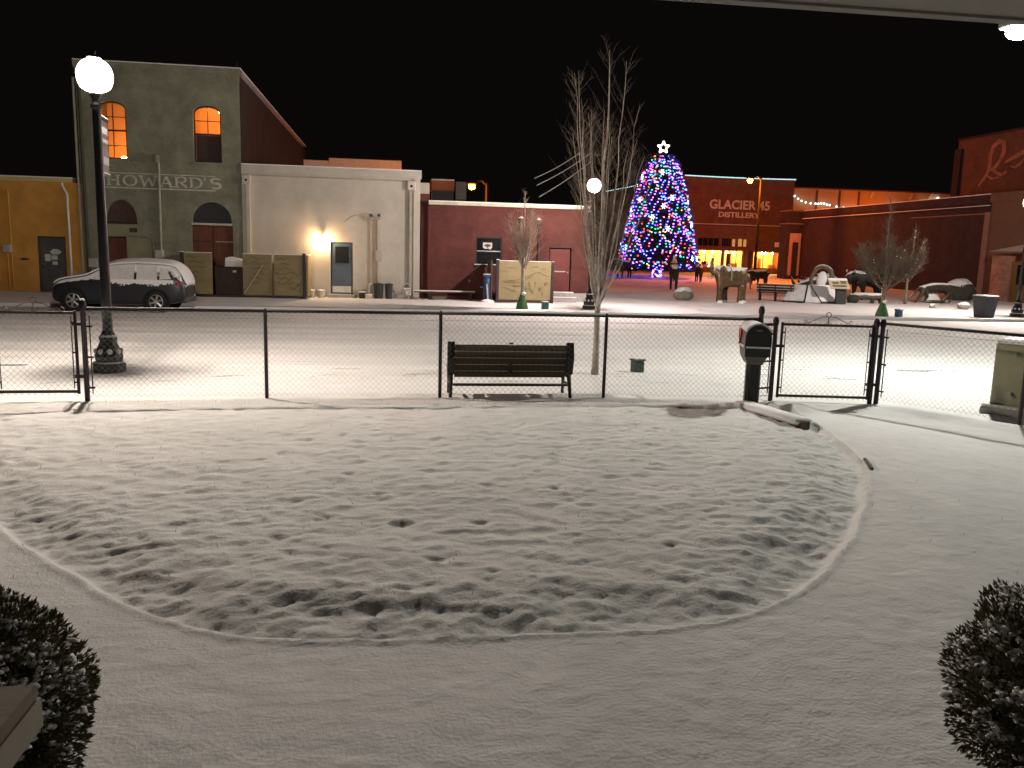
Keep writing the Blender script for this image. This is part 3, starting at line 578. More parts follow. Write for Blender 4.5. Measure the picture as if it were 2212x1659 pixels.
# ================================================================== STREET LAMPS
def street_lamp(label, loc, strength, col, banner=True, key='near'):
    t = thing('street_lamp', label, 'street lamp', loc, 0, 'globe lamps on black posts')
    obj('base', B().lathe([(.26, 0), (.26, .13), (.245, .145), (.2, .15), (.215, .2), (.225, .26), (.205, .32), (.16, .42), (.135, .48), (.13, .5), (.145, .52), (.145, .56), (.115, .58), (.1, .63), (.082, .66)], 8), BLACK, t, smooth=False)
    sn = B(); sn.lathe([(.25, .147), (.235, .165), (.2, .172), (.2, .15)], 8, cap=False)
    for k in range(8):
        a = 2*PI*(k+.5)/8; sn.sphere((.18*math.cos(a), .18*math.sin(a), .335), .045, .045, .05, 7, 5)
    sn.lathe([(.14, .562), (.125, .585), (.1, .6)], 10, cap=False); obj('snow', sn, SNOW, t, smooth=True)
    b = B(); b.lathe([(.08, .64), (.078, 1.2), (.062, 4.05), (.06, 4.1), (.085, 4.12), (.085, 4.16), (.06, 4.18), (.055, 4.24), (.09, 4.3), (.095, 4.33), (.07, 4.345)], 14); obj('shaft', b, BLACK, t, smooth=True)
    b = B(); b.lathe([(.075, 4.347), (.15, 4.37), (.21, 4.41), (.24, 4.47), (.256, 4.53), (.262, 4.6), (.252, 4.67), (.228, 4.73), (.19, 4.785), (.14, 4.82), (.09, 4.84)], 32); obj('globe', b, globe_mat('globe_'+key, col, 3.0), t, smooth=True)
    obj('lamp_bulb', B().sphere((0, 0, 4.63), .085, .085, .1, 14, 10), emis('bulb_lamp_'+key, col, strength*8.5), t, smooth=True)
    obj('finial', B().lathe([(.1, 4.842), (.11, 4.86), (.03, 4.9), (.035, 4.95), (0, 5.0)], 10, cap=False), BLACK, t)
    if banner:
        dx, dy = -.10, .995
        m = Matrix.Rotation(math.atan2(dy, dx), 4, 'Z')
        for z in (4.0, 3.12): ar = obj('banner_arm', B().box(.06, .72, -.015, .015, z, z+.035, m), BLACK, t); obj('snow', B().box(.08, .7, -.014, .014, z+.037, z+.055, m), SNOW, ar)
        bn = obj('banner', B().box(.1, .66, -.006, .006, 3.17, 3.98, m), M('banner_cloth', (.26, .23, .22), .8, .2, 3), t)
        for z0, z1 in ((3.78, 3.88), (3.64, 3.7), (3.3, 3.42)): obj('stripe', B().box(.12, .64, -.012, .012, z0, z1, m), M('banner_stripe', (.5, .48, .48), .8), bn)
        obj('bracket', B().box(-.02, .12, -.03, .03, 2.15, 2.45, m), M('pale_metal', (.5, .48, .46), .5), t)
    return t
street_lamp('lit globe lamp on black post with banner behind left fence', (-4.53, 14.11, 0), L_NEAR, (1, .845, .70), True, 'near')
street_lamp('lit globe lamp on black post across the street behind the bare tree', (7.44, 30.85, 0), L_MID, (1, .82, .74), True, 'mid')
street_lamp('lit globe lamp on black post at the far right edge', (25.3, 30.6, 0), L_FAR, (1, .86, .74), False, 'far')
t = thing('street_light', 'bright cool white street light at the top right corner', 'street light', (12.25, 14.1, -.2))
obj('pole', B().lathe([(.16, 0), (.16, .1), (.1, .3), (.07, 6.4), (0, 6.42)], 14, cap=False), M('galvanised', (.3, .31, .32), .5, metal=.6), t, smooth=True)
obj('arm', B().tube([(0, 0, 6.2), (-.4, 0, 6.45), (-.85, 0, 6.48)], .04, 8), M('galvanised', (.3, .31, .32), .5, metal=.6), t)
obj('housing', B().bevbox(-1.55, -.8, -.16, .16, 6.43, 6.56, .03), M('galvanised', (.3, .31, .32), .5, metal=.6), t)
obj('lens', B().sphere((-1.25, 0, 6.36), .22, .16, .1, 16, 8), emis('led_lens', (1, .985, .87), L_RIGHT*1.4), t, smooth=True)
def sodium(label, loc, h, dirx, key, pw=1.):
    t = thing('sodium_street_light', label, 'street light', loc, 0, 'orange sodium lights')
    PM = M('pole_metal', (.012, .011, .01), .8, spec=.1)
    obj('pole', B().lathe([(.14, 0), (.08, h+.25), (0, h+.3)], 10, cap=False), PM, t, smooth=True)
    obj('arm', B().tube([(0, 0, h+.1), (dirx*.35, 0, h+.4), (dirx*.8, 0, h+.32)], .045, 7), PM, t)
    obj('hood', B().sphere((dirx*.95, 0, h+.22), .36, .2, .12, 12, 6), PM, t, smooth=True)
    obj('bulb', B().sphere((dirx*.95, 0, h), .2, .17, .17, 14, 8), emis('sodium_bulb_'+key, (1, .20, .0012), L_SODIUM*pw), t, smooth=True)
sodium('orange sodium street light glowing in front of the distillery wall', (29.9, 66, .2), 8.1, -1, 'a')
sodium('assumed orange sodium street light added unseen behind the long brick building', (51, 79.5, .45), 6.0, -1, 'c', .2)  # unseen lamp added, assumed from the orange light on the row building
sodium('orange sodium street light glowing above the maroon roof', (5.8, 52, 0), 5.95, -1, 'b', .32)

# ================================================================== CHAIN LINK FENCE
def mesh_wire(b, x0, x1, z0, z1, p=.078, rad=.0025):
    n = max(2, int(round((x1-x0)/p*2))); st = (x1-x0)/n; m = int(round((z1-z0)/(p/2)))
    dz = (z1-z0)/m
    for k in range(n+1):
        c = x0+k*st; s0 = 1 if k % 2 else -1
        pts = []
        for i in range(m+1): pts.append((min(max(c+s0*(st/2 if i % 2 else -st/2), x0), x1), .004*(1 if i % 2 else -1), z0+i*dz))
        b.tube(pts, rad, 3, cap=False)
    return b
def span(p0, p1): 
    v = Vector((p1[0]-p0[0], p1[1]-p0[1], 0)); return v.length, math.atan2(v.y, v.x)
def post(h, rad=.03, ball=False):
    b = B(); b.lathe([(rad, -.08), (rad, h-.02), (rad*1.15, h-.018), (rad*1.15, h), (rad*.5, h+.025), (0, h+.028)], 10, cap=False)
    if ball: b.lathe([(rad*1.2, h-.06), (rad*1.35, h), (rad*.9, h+.05), (0, h+.07)], 10, cap=False)
    return b
def fence(label, P, H, tops):
    t = thing('chain_link_fence', label, 'fence', (P[0][0], P[0][1], 0))
    o0 = Vector((P[0][0], P[0][1], 0))
    for i, pp in enumerate(P):
        e = i in (0, len(P)-1); po = obj('post', post(tops[i], .034 if e else .024, e), FENCE, t, smooth=True, loc=(pp[0]-o0.x, pp[1]-o0.y, 0))
        if e: obj('snow', B().sphere((0, 0, tops[i]+.06), .035, .035, .02, 8, 5), SNOW, po)
    for i in range(len(P)-1):
        L, a = span(P[i], P[i+1]); m = Matrix.Translation((P[i][0]-o0.x, P[i][1]-o0.y, 0)) @ Matrix.Rotation(a, 4, 'Z')
        rl = obj('top_rail', B().tube([(0, 0, H), (L, 0, H)], .021, 8), FENCE, t, smooth=True); rl.matrix_local = m
        sn = obj('snow', B().box(.05, L-.05, -.012, .012, H+.019, H+.03), SNOW, rl)
        b = B(); mesh_wire(b, .02, L-.02, .07, H+.015); ms = obj('wire_mesh', b, WIRE, t); ms.matrix_local = m
        b = B(); b.tube([(.04, 0, H-.1), (L-.04, 0, H-.1)], .0025, 4)
        for k in range(int(L/.6)): b.tube([(.3+k*.6, -.02, H-.03), (.3+k*.6, -.03, H), (.3+k*.6, 0, H+.03)], .003, 3)
        ti = obj('tension_wire', b, WIRE, t); ti.matrix_local = m
        for end, xx in ((0, .07), (len(P)-2, L-.07)):
            if i == end:
                b = B(); b.box(xx-.006, xx+.006, -.006, .006, .12, H-.08)
                for z in (.2, .6, 1.0): b.box(min(0, xx-.05) if end == 0 else xx-.02, xx+.03 if end == 0 else L, -.012, .012, z-.012, z+.012)
                tb = obj('tension_bar', b, FENCE, t); tb.matrix_local = m
    return t
FP = [(-3.92, 11.31), (-1.68, 11.49), (0.68, 11.57), (3.06, 11.58), (5.30, 11.36)]
fence('long dark chain link fence between the lawn and the bench', FP, 1.22, [1.28, 1.23, 1.23, 1.23, 1.36])
fence('short turned panel of chain link beside the mailbox', [(5.31, 11.4), (5.6, 11.5)], 1.14, [1.2, 1.2])
fence('chain link fence running right of the gate in front of the utility box', [(7.13, 11.22), (8.13, 9.56), (9.1, 7.95)], 1.2, [1.21, 1.2, 1.2])
def gate(label, p0, p1, zb, zt, latch):
    L, a = span(p0, p1); t = thing('chain_link_gate', label, 'gate', (p0[0], p0[1], 0), a)
    obj('frame', B().tube([(0, 0, zb), (L, 0, zb)], .02, 8), FENCE, t); obj('frame', B().tube([(0, 0, zt), (L, 0, zt)], .02, 8), FENCE, t)
    obj('stile', B().tube([(0, 0, zb-.03), (0, 0, zt+.03)], .0205, 8), FENCE, t); obj('stile', B().tube([(L, 0, zb-.03), (L, 0, zt+.03)], .0205, 8), FENCE, t)
    b = B(); mesh_wire(b, .03, L-.03, zb-.04, zt+.04); obj('wire_mesh', b, WIRE, t)
    c = L/2; b = B()
    for s in (-1, 1): b.tube([(c+s*.36, 0, zt+.055), (c+s*.33, 0, zt+.075), (c+s*.3, 0, zt+.05), (c+s*.33, 0, zt+.03), (c+s*.28, 0, zt+.035), (c+s*.1, 0, zt+.12), (c+s*.02, 0, zt+.125)], .006, 5)
    b.tube([(c+.035*math.cos(k*PI/6), 0, zt+.155+.035*math.sin(k*PI/6)) for k in range(13)], .006, 5); b.tube([(c, 0, zt+.12), (c, 0, zt+.02)], .008, 5)
    b.tube([(c-.03, 0, zt+.015), (c, 0, zt+.06), (c+.03, 0, zt+.015)], .005, 5); obj('scroll', b, WIRE, t)
    for xx, s in ((.05, 1), (L-.05, -1)):
        b = B(); b.box(xx-.005, xx+.005, -.005, .005, zb+.04, zt-.04)
        for z in (zb+.12, (zb+zt)/2, zt-.12): b.box(min(xx, xx-s*.06), max(xx, xx-s*.06), -.01, .01, z-.01, z+.01)
        obj('tension_bar', b, FENCE, t)
    hx = L if latch == 'l' else 0; sg = 1 if latch == 'l' else -1
    for z in (zb+.2, zt-.14): obj('hinge', B().box(min(hx-.03*sg, hx+.11*sg), max(hx-.03*sg, hx+.11*sg), -.03, .03, z-.02, z+.02), FENCE, t)
    lx = 0 if latch == 'l' else L; obj('latch', B().bevbox(lx-.1, lx+.05, -.03, .03, zt-.34, zt-.3, .008), FENCE, t)
gate('chain link gate with scroll top at the left edge', (-4.98, 11.26), (-4.02, 11.31), .15, 1.17, 'l')
gate('chain link gate with scroll top right of the mailbox', (5.68, 11.45), (7.0, 11.25), .09, 1.15, 'l')
tag(obj('gate_post', post(1.21, .034, True), FENCE, smooth=True, loc=(7.04, 11.24, 0)), 'dark steel hinge post of the right hand gate', 'post')

# ================================================================== BENCH by the street (seen from behind)
t = thing('park_bench', 'dark slatted bench facing the street just beyond the fence', 'bench', (1.70, 11.62, 0))
IRON = M('cast_iron', (.014, .014, .016), .5, .3, 10); SLAT = M('bench_slat', (.075, .052, .025), .7, .2, 3, stretch=(.6, 6, 6))
hw = .86
for s in (-1, 1):
    b = B(); x = s*hw
    poly = [(.0, .80), (.05, .82), (.09, .79), (.17, .45), (.2, .40), (.55, .42), (.6, .6), (.52, .62), (.49, .46), (.25, .36), (.2, .26), (.2, .0), (.14, .0), (.12, .28), (.06, .34), (.0, .6)]
    b.prism([(.03, .82), (.10, .80), (.2, .44), (.14, .33), (.05, .36), (-.03, .6)], x-.05, x+.05, 'x')
    b.prism([(.14, .38), (.56, .42), (.56, .36), (.16, .3)], x-.03, x+.03, 'x')
    b.tube([(x, .1, .36), (x+s*.0, .02, .22), (x+s*.01, -.03, .0)], [.035, .028, .025], 8); b.tube([(x, .5, .38), (x, .47, .2), (x, .5, .0)], [.03, .024, .024], 8)
    b.tube([(x, .54, .4), (x, .58, .56), (x, .5, .64), (x, .2, .63), (x, .08, .6)], .022, 6); b.tube([(x, -.01, .21), (x, .22, .2), (x, .48, .19)], .02, 6)
    obj('end_frame', b, IRON, t)
b = B(); b.prism([(.05, .81), (.085, .8), (.17, .42), (.14, .34), (.09, .36)], -.03, .03, 'x'); obj('centre_brace', b, IRON, t)
obj('stretcher', B().box(-hw+.03, hw-.03, -.02, .02, .19, .225), IRON, t)
for k in range(5):
    z0 = .735-k*.098; y0 = .035+k*.022
    m = Matrix.Translation((0, y0, z0)) @ Matrix.Rotation(math.radians(12), 4, 'X')
    sl = obj('slat', B().bevbox(-hw+.052, hw-.052, -.016, .016, -.044, .044, .006, m), SLAT, t)
    obj('snow', B().box(-hw+.06, hw-.06, -.012, .012, .046, .052, m), SNOW, sl)
for k in range(4): sl = obj('slat', B().bevbox(-hw+.04, hw-.04, .2+k*.095, .282+k*.095, .41+k*.004, .44+k*.004, .006), SLAT, t); obj('snow', B().bevbox(-hw+.05, hw-.05, .205+k*.095, .277+k*.095, .445+k*.004, .475+k*.004, .01), SNOW, sl)

# ================================================================== MAILBOX
t = thing('mailbox', 'dark plastic mailbox on a post with red flag and snow on top', 'mailbox', (5.08, 11.02, 0), math.radians(-14))
MB = M('mailbox_plastic', (.028, .027, .026), .55, .25, 8); MB2 = M('mailbox_side', (.15, .135, .115), .6, .2, 6)
obj('post', B().bevbox(-.075, .075, -.075, .075, -.05, .86, .012), MB, t)
b = B(); b.box(-.1, -.078, -.02, .07, -.05, .7); b.box(.078, .1, -.02, .07, -.05, .7); obj('post_rib', b, MB2, t)
b = B(); b.prism([(-.15, .72), (.15, .72), (.165, .86), (-.165, .86)], -.14, .3); b.prism([(-.1, .62), (.1, .62), (.15, .72), (-.15, .72)], -.12, .26); obj('bracket', b, MB2, t)
half = lambda rr, base=.96: [(-rr, base-.1), (rr, base-.1)]+[(rr*math.cos(PI*k/12), base+.05+rr*.98*math.sin(PI*k/12)) for k in range(13)]
obj('box', B().prism(half(.165), -.2, .36), MB2, t)
d = obj('door', B().prism(half(.178), -.235, -.2), MB, t); obj('door_bottom', B().box(-.172, .172, -.225, -.2, .74, .858), MB, d)
obj('handle', B().bevbox(-.04, .04, -.26, -.236, 1.1, 1.125, .008), MB2, d); obj('snow_line', B().box(-.165, .165, -.25, -.236, .862, .885), SNOW, d)
fl = obj('flag', B().box(-.19, -.168, .12, .27, .98, 1.1), M('flag_red', (.55, .04, .025), .5), t); obj('flag_arm', B().box(-.19, -.17, .19, .22, .87, 1.0), M('flag_red', (.55, .04, .025), .5), fl)
b = B(); b.prism([(rr*math.cos(a), 1.01+.0+rr*.98*math.sin(a)) for rr, a in [(.17, math.radians(x)) for x in range(25, 156, 13)]]+[(rr*math.cos(a), 1.012+rr*math.sin(a)) for rr, a in [(.2, math.radians(x)) for x in range(150, 29, -12)]], -.23, .355); obj('snow_cap', b, SNOW, t, smooth=False)
obj('snow_line', B().box(-.185, -.167, -.14, .3, .862, .89), SNOW, t)

# low timber edging and small things in the snow
o = obj('timber_edging', B().bevbox(-.08, .08, -.67, .67, -.06, .05, .015), M('old_timber', (.12, .075, .045), .85, .3, 8), loc=(5.05, 10.28, .02)); o.rotation_euler = (0, 0, math.radians(12)); tag(o, 'low timber edging board half buried in snow by the mailbox', 'edging')
s_ = obj('snow_cap', B().bevbox(-.15, .13, -.65, .70, .0, .085, .035), SNOW, o, smooth=True)
o = obj('timber_edging', B().bevbox(-.015, .015, -.22, .22, -.04, .004, .002), M('old_timber', (.12, .075, .045), .85, .3, 8), loc=(4.93, 7.78, .02)); o.rotation_euler = (0, 0, math.radians(-22)); tag(o, 'bare brown edging board showing at the curve of the path', 'edging')
GB = M('green_plastic', (.03, .055, .045), .5, .2, 8)
def ground_box(label, loc, rz, mat, s=1.):
    t = thing('ground_box', label, 'utility box', loc, rz, 'small boxes at the tree feet')
    obj('body', B().bevbox(-.1*s, .1*s, -.09*s, .09*s, -.05, .2*s, .02*s), mat, t); obj('lid', B().bevbox(-.115*s, .115*s, -.105*s, .105*s, .2*s, .235*s, .012*s), mat, t); obj('snow_cap', B().bevbox(-.105*s, .105*s, -.095*s, .095*s, .236*s, .26*s, .012*s), SNOW, t)
ground_box('small dark green utility box in the snow beside the near bare tree', (4.42, 14.42, 0), .3, GB)
ground_box('small teal utility box by the small tree in front of the tan panel', (5.66, 30.44, 0), .2, M('teal_plastic', (.03, .1, .1), .5), 1.15)
ground_box('small blue utility box right of the green wrapped tree in the park', (19.42, 29.62, 0), .5, M('blue_plastic', (.03, .07, .14), .5), 1.2)

# transformer cabinet behind the right fence
t = thing('utility_cabinet', 'pale green utility cabinet with snow top behind the right fence', 'utility box', (8.46, 10.56, 0), math.atan2(-.854, .52))
UG = M('cabinet_green', (.30, .29, .175), .6, .1, 4); UD = M('cabinet_dark', (.05, .055, .035), .6)
obj('pad', B().bevbox(-.08, 1.4, -.12, 1.1, -.1, .1, .02), CONC, t); obj('body', B().bevbox(0, 1.3, 0, .95, .102, 1.0, .02), UG, t)
obj('snow_cap', B().bevbox(-.01, 1.31, -.01, .96, 1.002, 1.07, .03), SNOW, t); obj('pad_snow', B().bevbox(-.07, 1.39, -.11, -.004, .102, .14, .015), SNOW, t)
pl_ = obj('door', B().bevbox(.46, 1.2, -.035, -.003, .16, .8, .008), UD, t); obj('panel', B().bevbox(.53, 1.12, -.045, -.037, .58, .75, .004), UG, pl_); obj('panel', B().bevbox(.53, 1.12, -.045, -.037, .2, .5, .004), UG, pl_)
for x, z in ((.28, .86), (.26, .3)): bl = obj('bolt', B().lathe([(.028, -.05), (.028, -.003)], 10, (x, 0, z), 'y'), UG, t); obj('snow', B().sphere((x, -.03, z+.03), .02, .02, .012, 6, 4), SNOW, bl)

# ================================================================== CAR (parked across the street, nose to the left)
t = thing('parked_car', 'dark grey snow covered hatchback parked across the street', 'car', (-8.52, 28.45, -.12)); t.scale = (.96, .96, 1.0)
CAR = M('car_paint', (.03, .034, .042), .35, .15, 2, metal=.35, spec=.5, snow=5, snow_lo=.42)
# stations along x: x, half width, sill z, shoulder z, roof z, roof half width
ST = [(-2.12, .55, .36, .62, .66, .40), (-2.05, .72, .26, .74, .80, .58), (-1.85, .82, .22, .86, .97, .66), (-1.5, .86, .2, .92, 1.04, .70), (-1.1, .88, .2, .95, 1.1, .72), (-.9, .885, .2, .96, 1.16, .70),
      (-.6, .89, .2, .96, 1.36, .66), (-.25, .89, .2, .97, 1.54, .63), (.15, .89, .2, .97, 1.6, .62), (.6, .89, .2, .98, 1.62, .62), (1.05, .885, .2, .99, 1.61, .61), (1.45, .875, .22, 1.0, 1.59, .60), (1.76, .86, .26, 1.01, 1.53, .59), (1.95, .83, .3, 1.0, 1.3, .60), (2.05, .78, .34, .92, 1.0, .58), (2.1, .66, .4, .8, .84, .5)]
b = B(); n_ = 11
for (x, hw_, z0, zs, zr, rw) in ST:
    ring = [(-hw_*.9, z0), (-hw_, z0+.12), (-hw_*1.005, (z0+zs)/2+.03), (-hw_*.985, zs), (-(hw_*.55+rw*.45), zs+(zr-zs)*.45), (-rw, zs+(zr-zs)*.88), (-rw*.55, zr), (0, zr+.012)]
    ring = ring + [(-p[0], p[1]) for p in ring[-2::-1]]
    for yy, zz in ring: b.v.append((x, yy, zz))
k_ = 15
for i in range(len(ST)-1):
    for j in range(k_-1): b.f.append((i*k_+j, i*k_+j+1, (i+1)*k_+j+1, (i+1)*k_+j))
    b.f.append((i*k_+k_-1, i*k_, (i+1)*k_, (i+1)*k_+k_-1))
b.f.append(tuple(range(k_))); b.f.append(tuple((len(ST)-1)*k_+k_-1-j for j in range(k_)))
body = obj('body', b, CAR, t, smooth=True); ss = body.modifiers.new('sub', 'SUBSURF'); ss.levels = 1; ss.render_levels = 2
SNG = M('snowy_glass', (.62, .61, .62), .8, .12, 4)
def ysurf(x, z):
    i = max(k for k in range(len(ST)-1) if ST[k][0] <= x); a, c_ = ST[i], ST[i+1]; tt = (x-a[0])/(c_[0]-a[0]); hw_, zs, zr, rw = [a[k]+(c_[k]-a[k])*tt for k in (1, 3, 4, 5)]
    h = (z-zs)/(zr-zs)
    return -(hw_*.985+(rw-hw_*.985)*min(max(h/.88, 0), 1))-.006
def side_sheet(name, poly, mat, out=.012, rag=0):
    for sgn in (1, -1):
        b = B(); n = len(poly); b.v = [(x, sgn*(ysurf(x, z)-out), z) for x, z in poly]; b.f = [tuple(range(n)) if sgn < 0 else tuple(range(n-1, -1, -1))]; b.v += [(v[0], v[1]+sgn*.02, v[2]) for v in b.v[:n]]
        for k in range(n): b.f.append((k, (k+1) % n, n+(k+1) % n, n+k))
        obj(name, b, mat, t)
side_sheet('side_window', [(-.78, 1.0), (-.3, 1.0), (-.3, 1.33), (-.42, 1.28)], SNG); side_sheet('side_window', [(-.24, 1.0), (.52, 1.0), (.52, 1.5), (.1, 1.48), (-.24, 1.37)], SNG); side_sheet('side_window', [(.6, 1.01), (1.25, 1.02), (1.2, 1.45), (.6, 1.5)], SNG); side_sheet('side_window', [(1.32, 1.04), (1.68, 1.06), (1.55, 1.3), (1.32, 1.42)], SNG)
# ragged snow hanging below the windows, snow on hood, roof, windscreen and tailgate
xsn = np.arange(-.3, 1.75, .05)
for sgn in (1, -1):
    b = B()
    for i, x in enumerate(xsn):
        zb_ = 1.0-.06-.07*random.random()-.05*(math.sin(x*7) > .2); 
        b.box(x, x+.051, sgn*(ysurf(x, .99)-.022) if sgn > 0 else -(ysurf(x, .99)-.0), sgn*(ysurf(x, .99)+.005) if sgn > 0 else -(ysurf(x, .99)-.022), zb_, 1.03)
    obj('snow_fringe', b, SNOW, t)
b = B(); idx = [i for i, s_ in enumerate(ST)]
rows = []
for (x, hw_, z0, zs, zr, rw) in ST[1:]:
    rows.append([(x, yy*1.04, zz+.035*(1-abs(yy)*.4)) for yy, zz in [(-rw*1.1, zs+(zr-zs)*.82), (-rw*.55, zr), (0, zr+.012), (rw*.55, zr), (rw*1.1, zs+(zr-zs)*.82)]])
for rw_ in rows: b.v += rw_
for i in range(len(rows)-1):
    for j in range(4): b.f.append((i*5+j, i*5+j+1, i*5+6+j, i*5+5+j))
sn = obj('snow_cover', b, SNOW, t, smooth=True); ss = sn.modifiers.new('sub', 'SUBSURF'); ss.levels = 2; ss.render_levels = 2; so = sn.modifiers.new('thick', 'SOLIDIFY'); so.thickness = .04
TYRE = M('tyre', (.015, .015, .016), .8, .3, 20); RIM = M('alloy', (.45, .44, .43), .4, metal=.6); ARCH = M('arch_black', (.006, .006, .007), .8)
for x in (-1.36, 1.2):
    for s in (-1, 1):
        y = s*.80
        obj('wheel_arch', B().lathe([(.41, y-.1*s-.012), (.41, y+.1*s)] if s > 0 else [(.41, y+.1*s), (.41, y-.1*s+.012)], 24, (x, 0, .34), 'y'), ARCH, t)
        wh = obj('wheel', B().lathe([(.22, y+s*.105), (.3, y+s*.12), (.34, y+s*.09), (.345, y-s*.1), (.25, y-s*.12)], 24, (x, 0, .345), 'y', cap=False), TYRE, t, smooth=True)
        b = B(); b.lathe([(.22, y+s*.1), (.2, y+s*.06), (.0, y+s*.05)], 24, (x, 0, .345), 'y', cap=False); obj('rim_back', b, ARCH, wh)
        b = B()
        for k in range(6):
            a = 2*PI*k/6+.3; ca, sa = math.cos(a), math.sin(a)
            b.tube([(x+.05*ca, y+s*.115, .345+.05*sa), (x+.21*ca, y+s*.11, .345+.21*sa)], [.03, .042], 5)
        b.lathe([(.07, y+s*.13), (.065, y+s*.1)], 14, (x, 0, .345), 'y'); b.lathe([(.225, y+s*.115), (.205, y+s*.125), (.205, y+s*.1)], 24, (x, 0, .345), 'y', cap=False); obj('rim', b, RIM, wh)
RED = M('tail_red', (.3, .012, .015), .25, .1); 
for s in (-1, 1):
    obj('tail_light', B().sphere((1.86, s*.76, .9), .14, .09, .09, 10, 6), RED, t, smooth=True)
    obj('headlight', B().sphere((-1.93, s*.62, .74), .12, .12, .08, 10, 6), M('lamp_clear', (.5, .5, .5), .15), t, smooth=True)
    mi = obj('mirror', B().sphere((-.72, s*.97, 1.0), .07, .08, .07, 8, 6), CAR, t, smooth=True)
    for x in (-.02, .95): obj('door_handle', B().bevbox(x, x+.16, s*.905-.012, s*.905+.012, .86, .885, .005), BLACK, t)
obj('rear_bumper', B().bevbox(1.85, 2.13, -.72, .72, .3, .5, .05), M('bumper', (.05, .052, .058), .55), t)

# ================================================================== DUMPSTER ENCLOSURE and tan relief panels
TAN = M('tan_panel', (.24, .195, .105), .8, .12, 2.2, bump=.15, bscale=20); TANL = M('tan_line', (.12, .095, .05), .85); POST = M('enclosure_post', (.035, .025, .03), .6)
YE = YF-1.6
def relief(par, x0, x1, z0, z1, seed, figs=True):
    r_ = random.Random(seed)
    for k in range(6):
        z = z0+(z1-z0)*(.3+.12*k); a = x0+(x1-x0)*r_.uniform(.05, .3); e = x0+(x1-x0)*r_.uniform(.5, .95); n = 9
        P = [(a+(e-a)*i/n, z+.05*math.sin(i*1.1+k)+r_.uniform(-.015, .015)) for i in range(n+1)]
        b = B(); b.ribbon(P, [.004+.014*math.sin(PI*i/n) for i in range(n+1)], -.05, -.0305); obj('relief_line', b, TANL, par)
    if figs:
        for k in range(14):
            cx, cz = x0+(x1-x0)*r_.uniform(.52, .95), z0+(z1-z0)*r_.uniform(.1, .58); rr = r_.uniform(.02, .035)
            b = B(); b.ribbon([(cx+rr*.8*math.cos(a), cz+rr*1.6*math.sin(a)) for a in np.linspace(0, r_.uniform(3.5, 6), 9)], .01, -.05, -.0305); obj('relief_line', b, TANL, par)
t = thing('dumpster_enclosure', 'tan panelled dumpster enclosure with gate between the car and blue door', 'enclosure', (LX(8.85), YE, 0))
e_ = lambda s: s-8.85
for s0, s1 in ((8.97, 10.0), (11.16, 12.27), (12.36, 13.47)):
    pn = obj('panel', B().bevbox(e_(s0), e_(s1), -.03, .03, .12, 1.72, .005), TAN, t); relief(pn, e_(s0), e_(s1), .12, 1.72, int(s0*10), s0 > 12)
    obj('snow_cap', B().box(e_(s0)+.01, e_(s1)-.01, -.028, .028, 1.722, 1.745), SNOW, pn)
for s0, h in ((8.88, 1.74), (13.52, 1.8)): po = obj('post', B().bevbox(e_(s0)-.06, e_(s0)+.06, -.07, .05, 0, h, .008), POST, t); obj('snow_cap', B().box(e_(s0)-.055, e_(s0)+.055, -.065, .045, h+.002, h+.03), SNOW, po)
b = B(); b.box(e_(13.6), e_(13.66), -.05, 1.55, .1, 1.72); sp = obj('side_panel', b, TAN, t); obj('snow_cap', B().box(e_(13.605), e_(13.655), -.04, 1.5, 1.722, 1.75), SNOW, sp)
b = B(); b.box(e_(8.86), e_(8.92), .06, 1.55, .1, 1.7); obj('side_panel', b, TAN, t)
b = B(); b.box(e_(8.97), e_(13.5), -.025, .025, .02, .1); obj('bottom_rail', b, POST, t)
for z in (.18, 1.05): obj('gate_hinge', B().tube([(e_(12.31), -.05, z-.03), (e_(12.31), -.05, z+.03)], .03, 8), M('hinge_metal', (.3, .28, .25), .5), t)
obj('gate_post', B().tube([(e_(12.315), -.06, 0), (e_(12.315), -.06, 1.1)], .025, 8), M('rust_post', (.12, .06, .04), .7), t)
m = Matrix.Translation((e_(11.2), -.045, .18)) @ Matrix.Rotation(-math.atan2(1.15, .75), 4, 'Y'); obj('gate_brace', B().box(0, 1.37, -.012, .012, -.02, .02, m), M('brace_tan', (.4, .34, .22), .7), t)
o = thing('dumpster', 'brown dumpster with a heap of snow on its lid', 'dumpster', (LX(10.05), YE+.35, 0)); DB = M('dumpster_brown', (.055, .034, .028), .7, .3, 4)
obj('body', B().prism([(0, .1), (1.08, .1), (1.12, 1.15), (-.04, 1.15)], 0, 1.0), DB, o); obj('lid', B().bevbox(-.06, 1.14, -.04, 1.04, 1.152, 1.2, .01), DB, o); obj('label_plate', B().box(.66, .8, -.01, -.002, .98, 1.06), WHITEP, o)
b = B(); b.prism([(.35, 1.2), (1.13, 1.2), (1.13, 1.42), (.8, 1.52), (.5, 1.58), (.38, 1.54)], 0.05, 1.0); obj('snow_heap', b, SNOW, o)
t = thing('relief_panel', 'tan relief panel on dark posts in front of the maroon wall', 'panel', (LX(21.24), YE, 0)); e2 = lambda s: s-21.24
pn = obj('board', B().bevbox(e2(21.33), e2(23.5), -.03, .03, .12, 1.7, .005), TAN, t)
for s0, h in ((21.27, 1.74), (23.57, 1.7)): po = obj('post', B().bevbox(e2(s0)-.06, e2(s0)+.06, -.06, .06, 0, h, .008), POST, t); obj('snow_cap', B().box(e2(s0)-.055, e2(s0)+.055, -.055, .055, h+.002, h+.03), SNOW, po)
b = B(); b.box(e2(21.0), e2(21.06), .0, 1.4, .05, 1.72); obj('side_panel', b, M('side_brown', (.07, .055, .035), .8), t)
obj('bottom_rail', B().box(e2(21.33), e2(23.5), -.02, .02, .03, .118), POST, t); obj('snow_cap', B().box(e2(21.34), e2(23.49), -.028, .028, 1.702, 1.725), SNOW, pn)
r_ = random.Random(3)
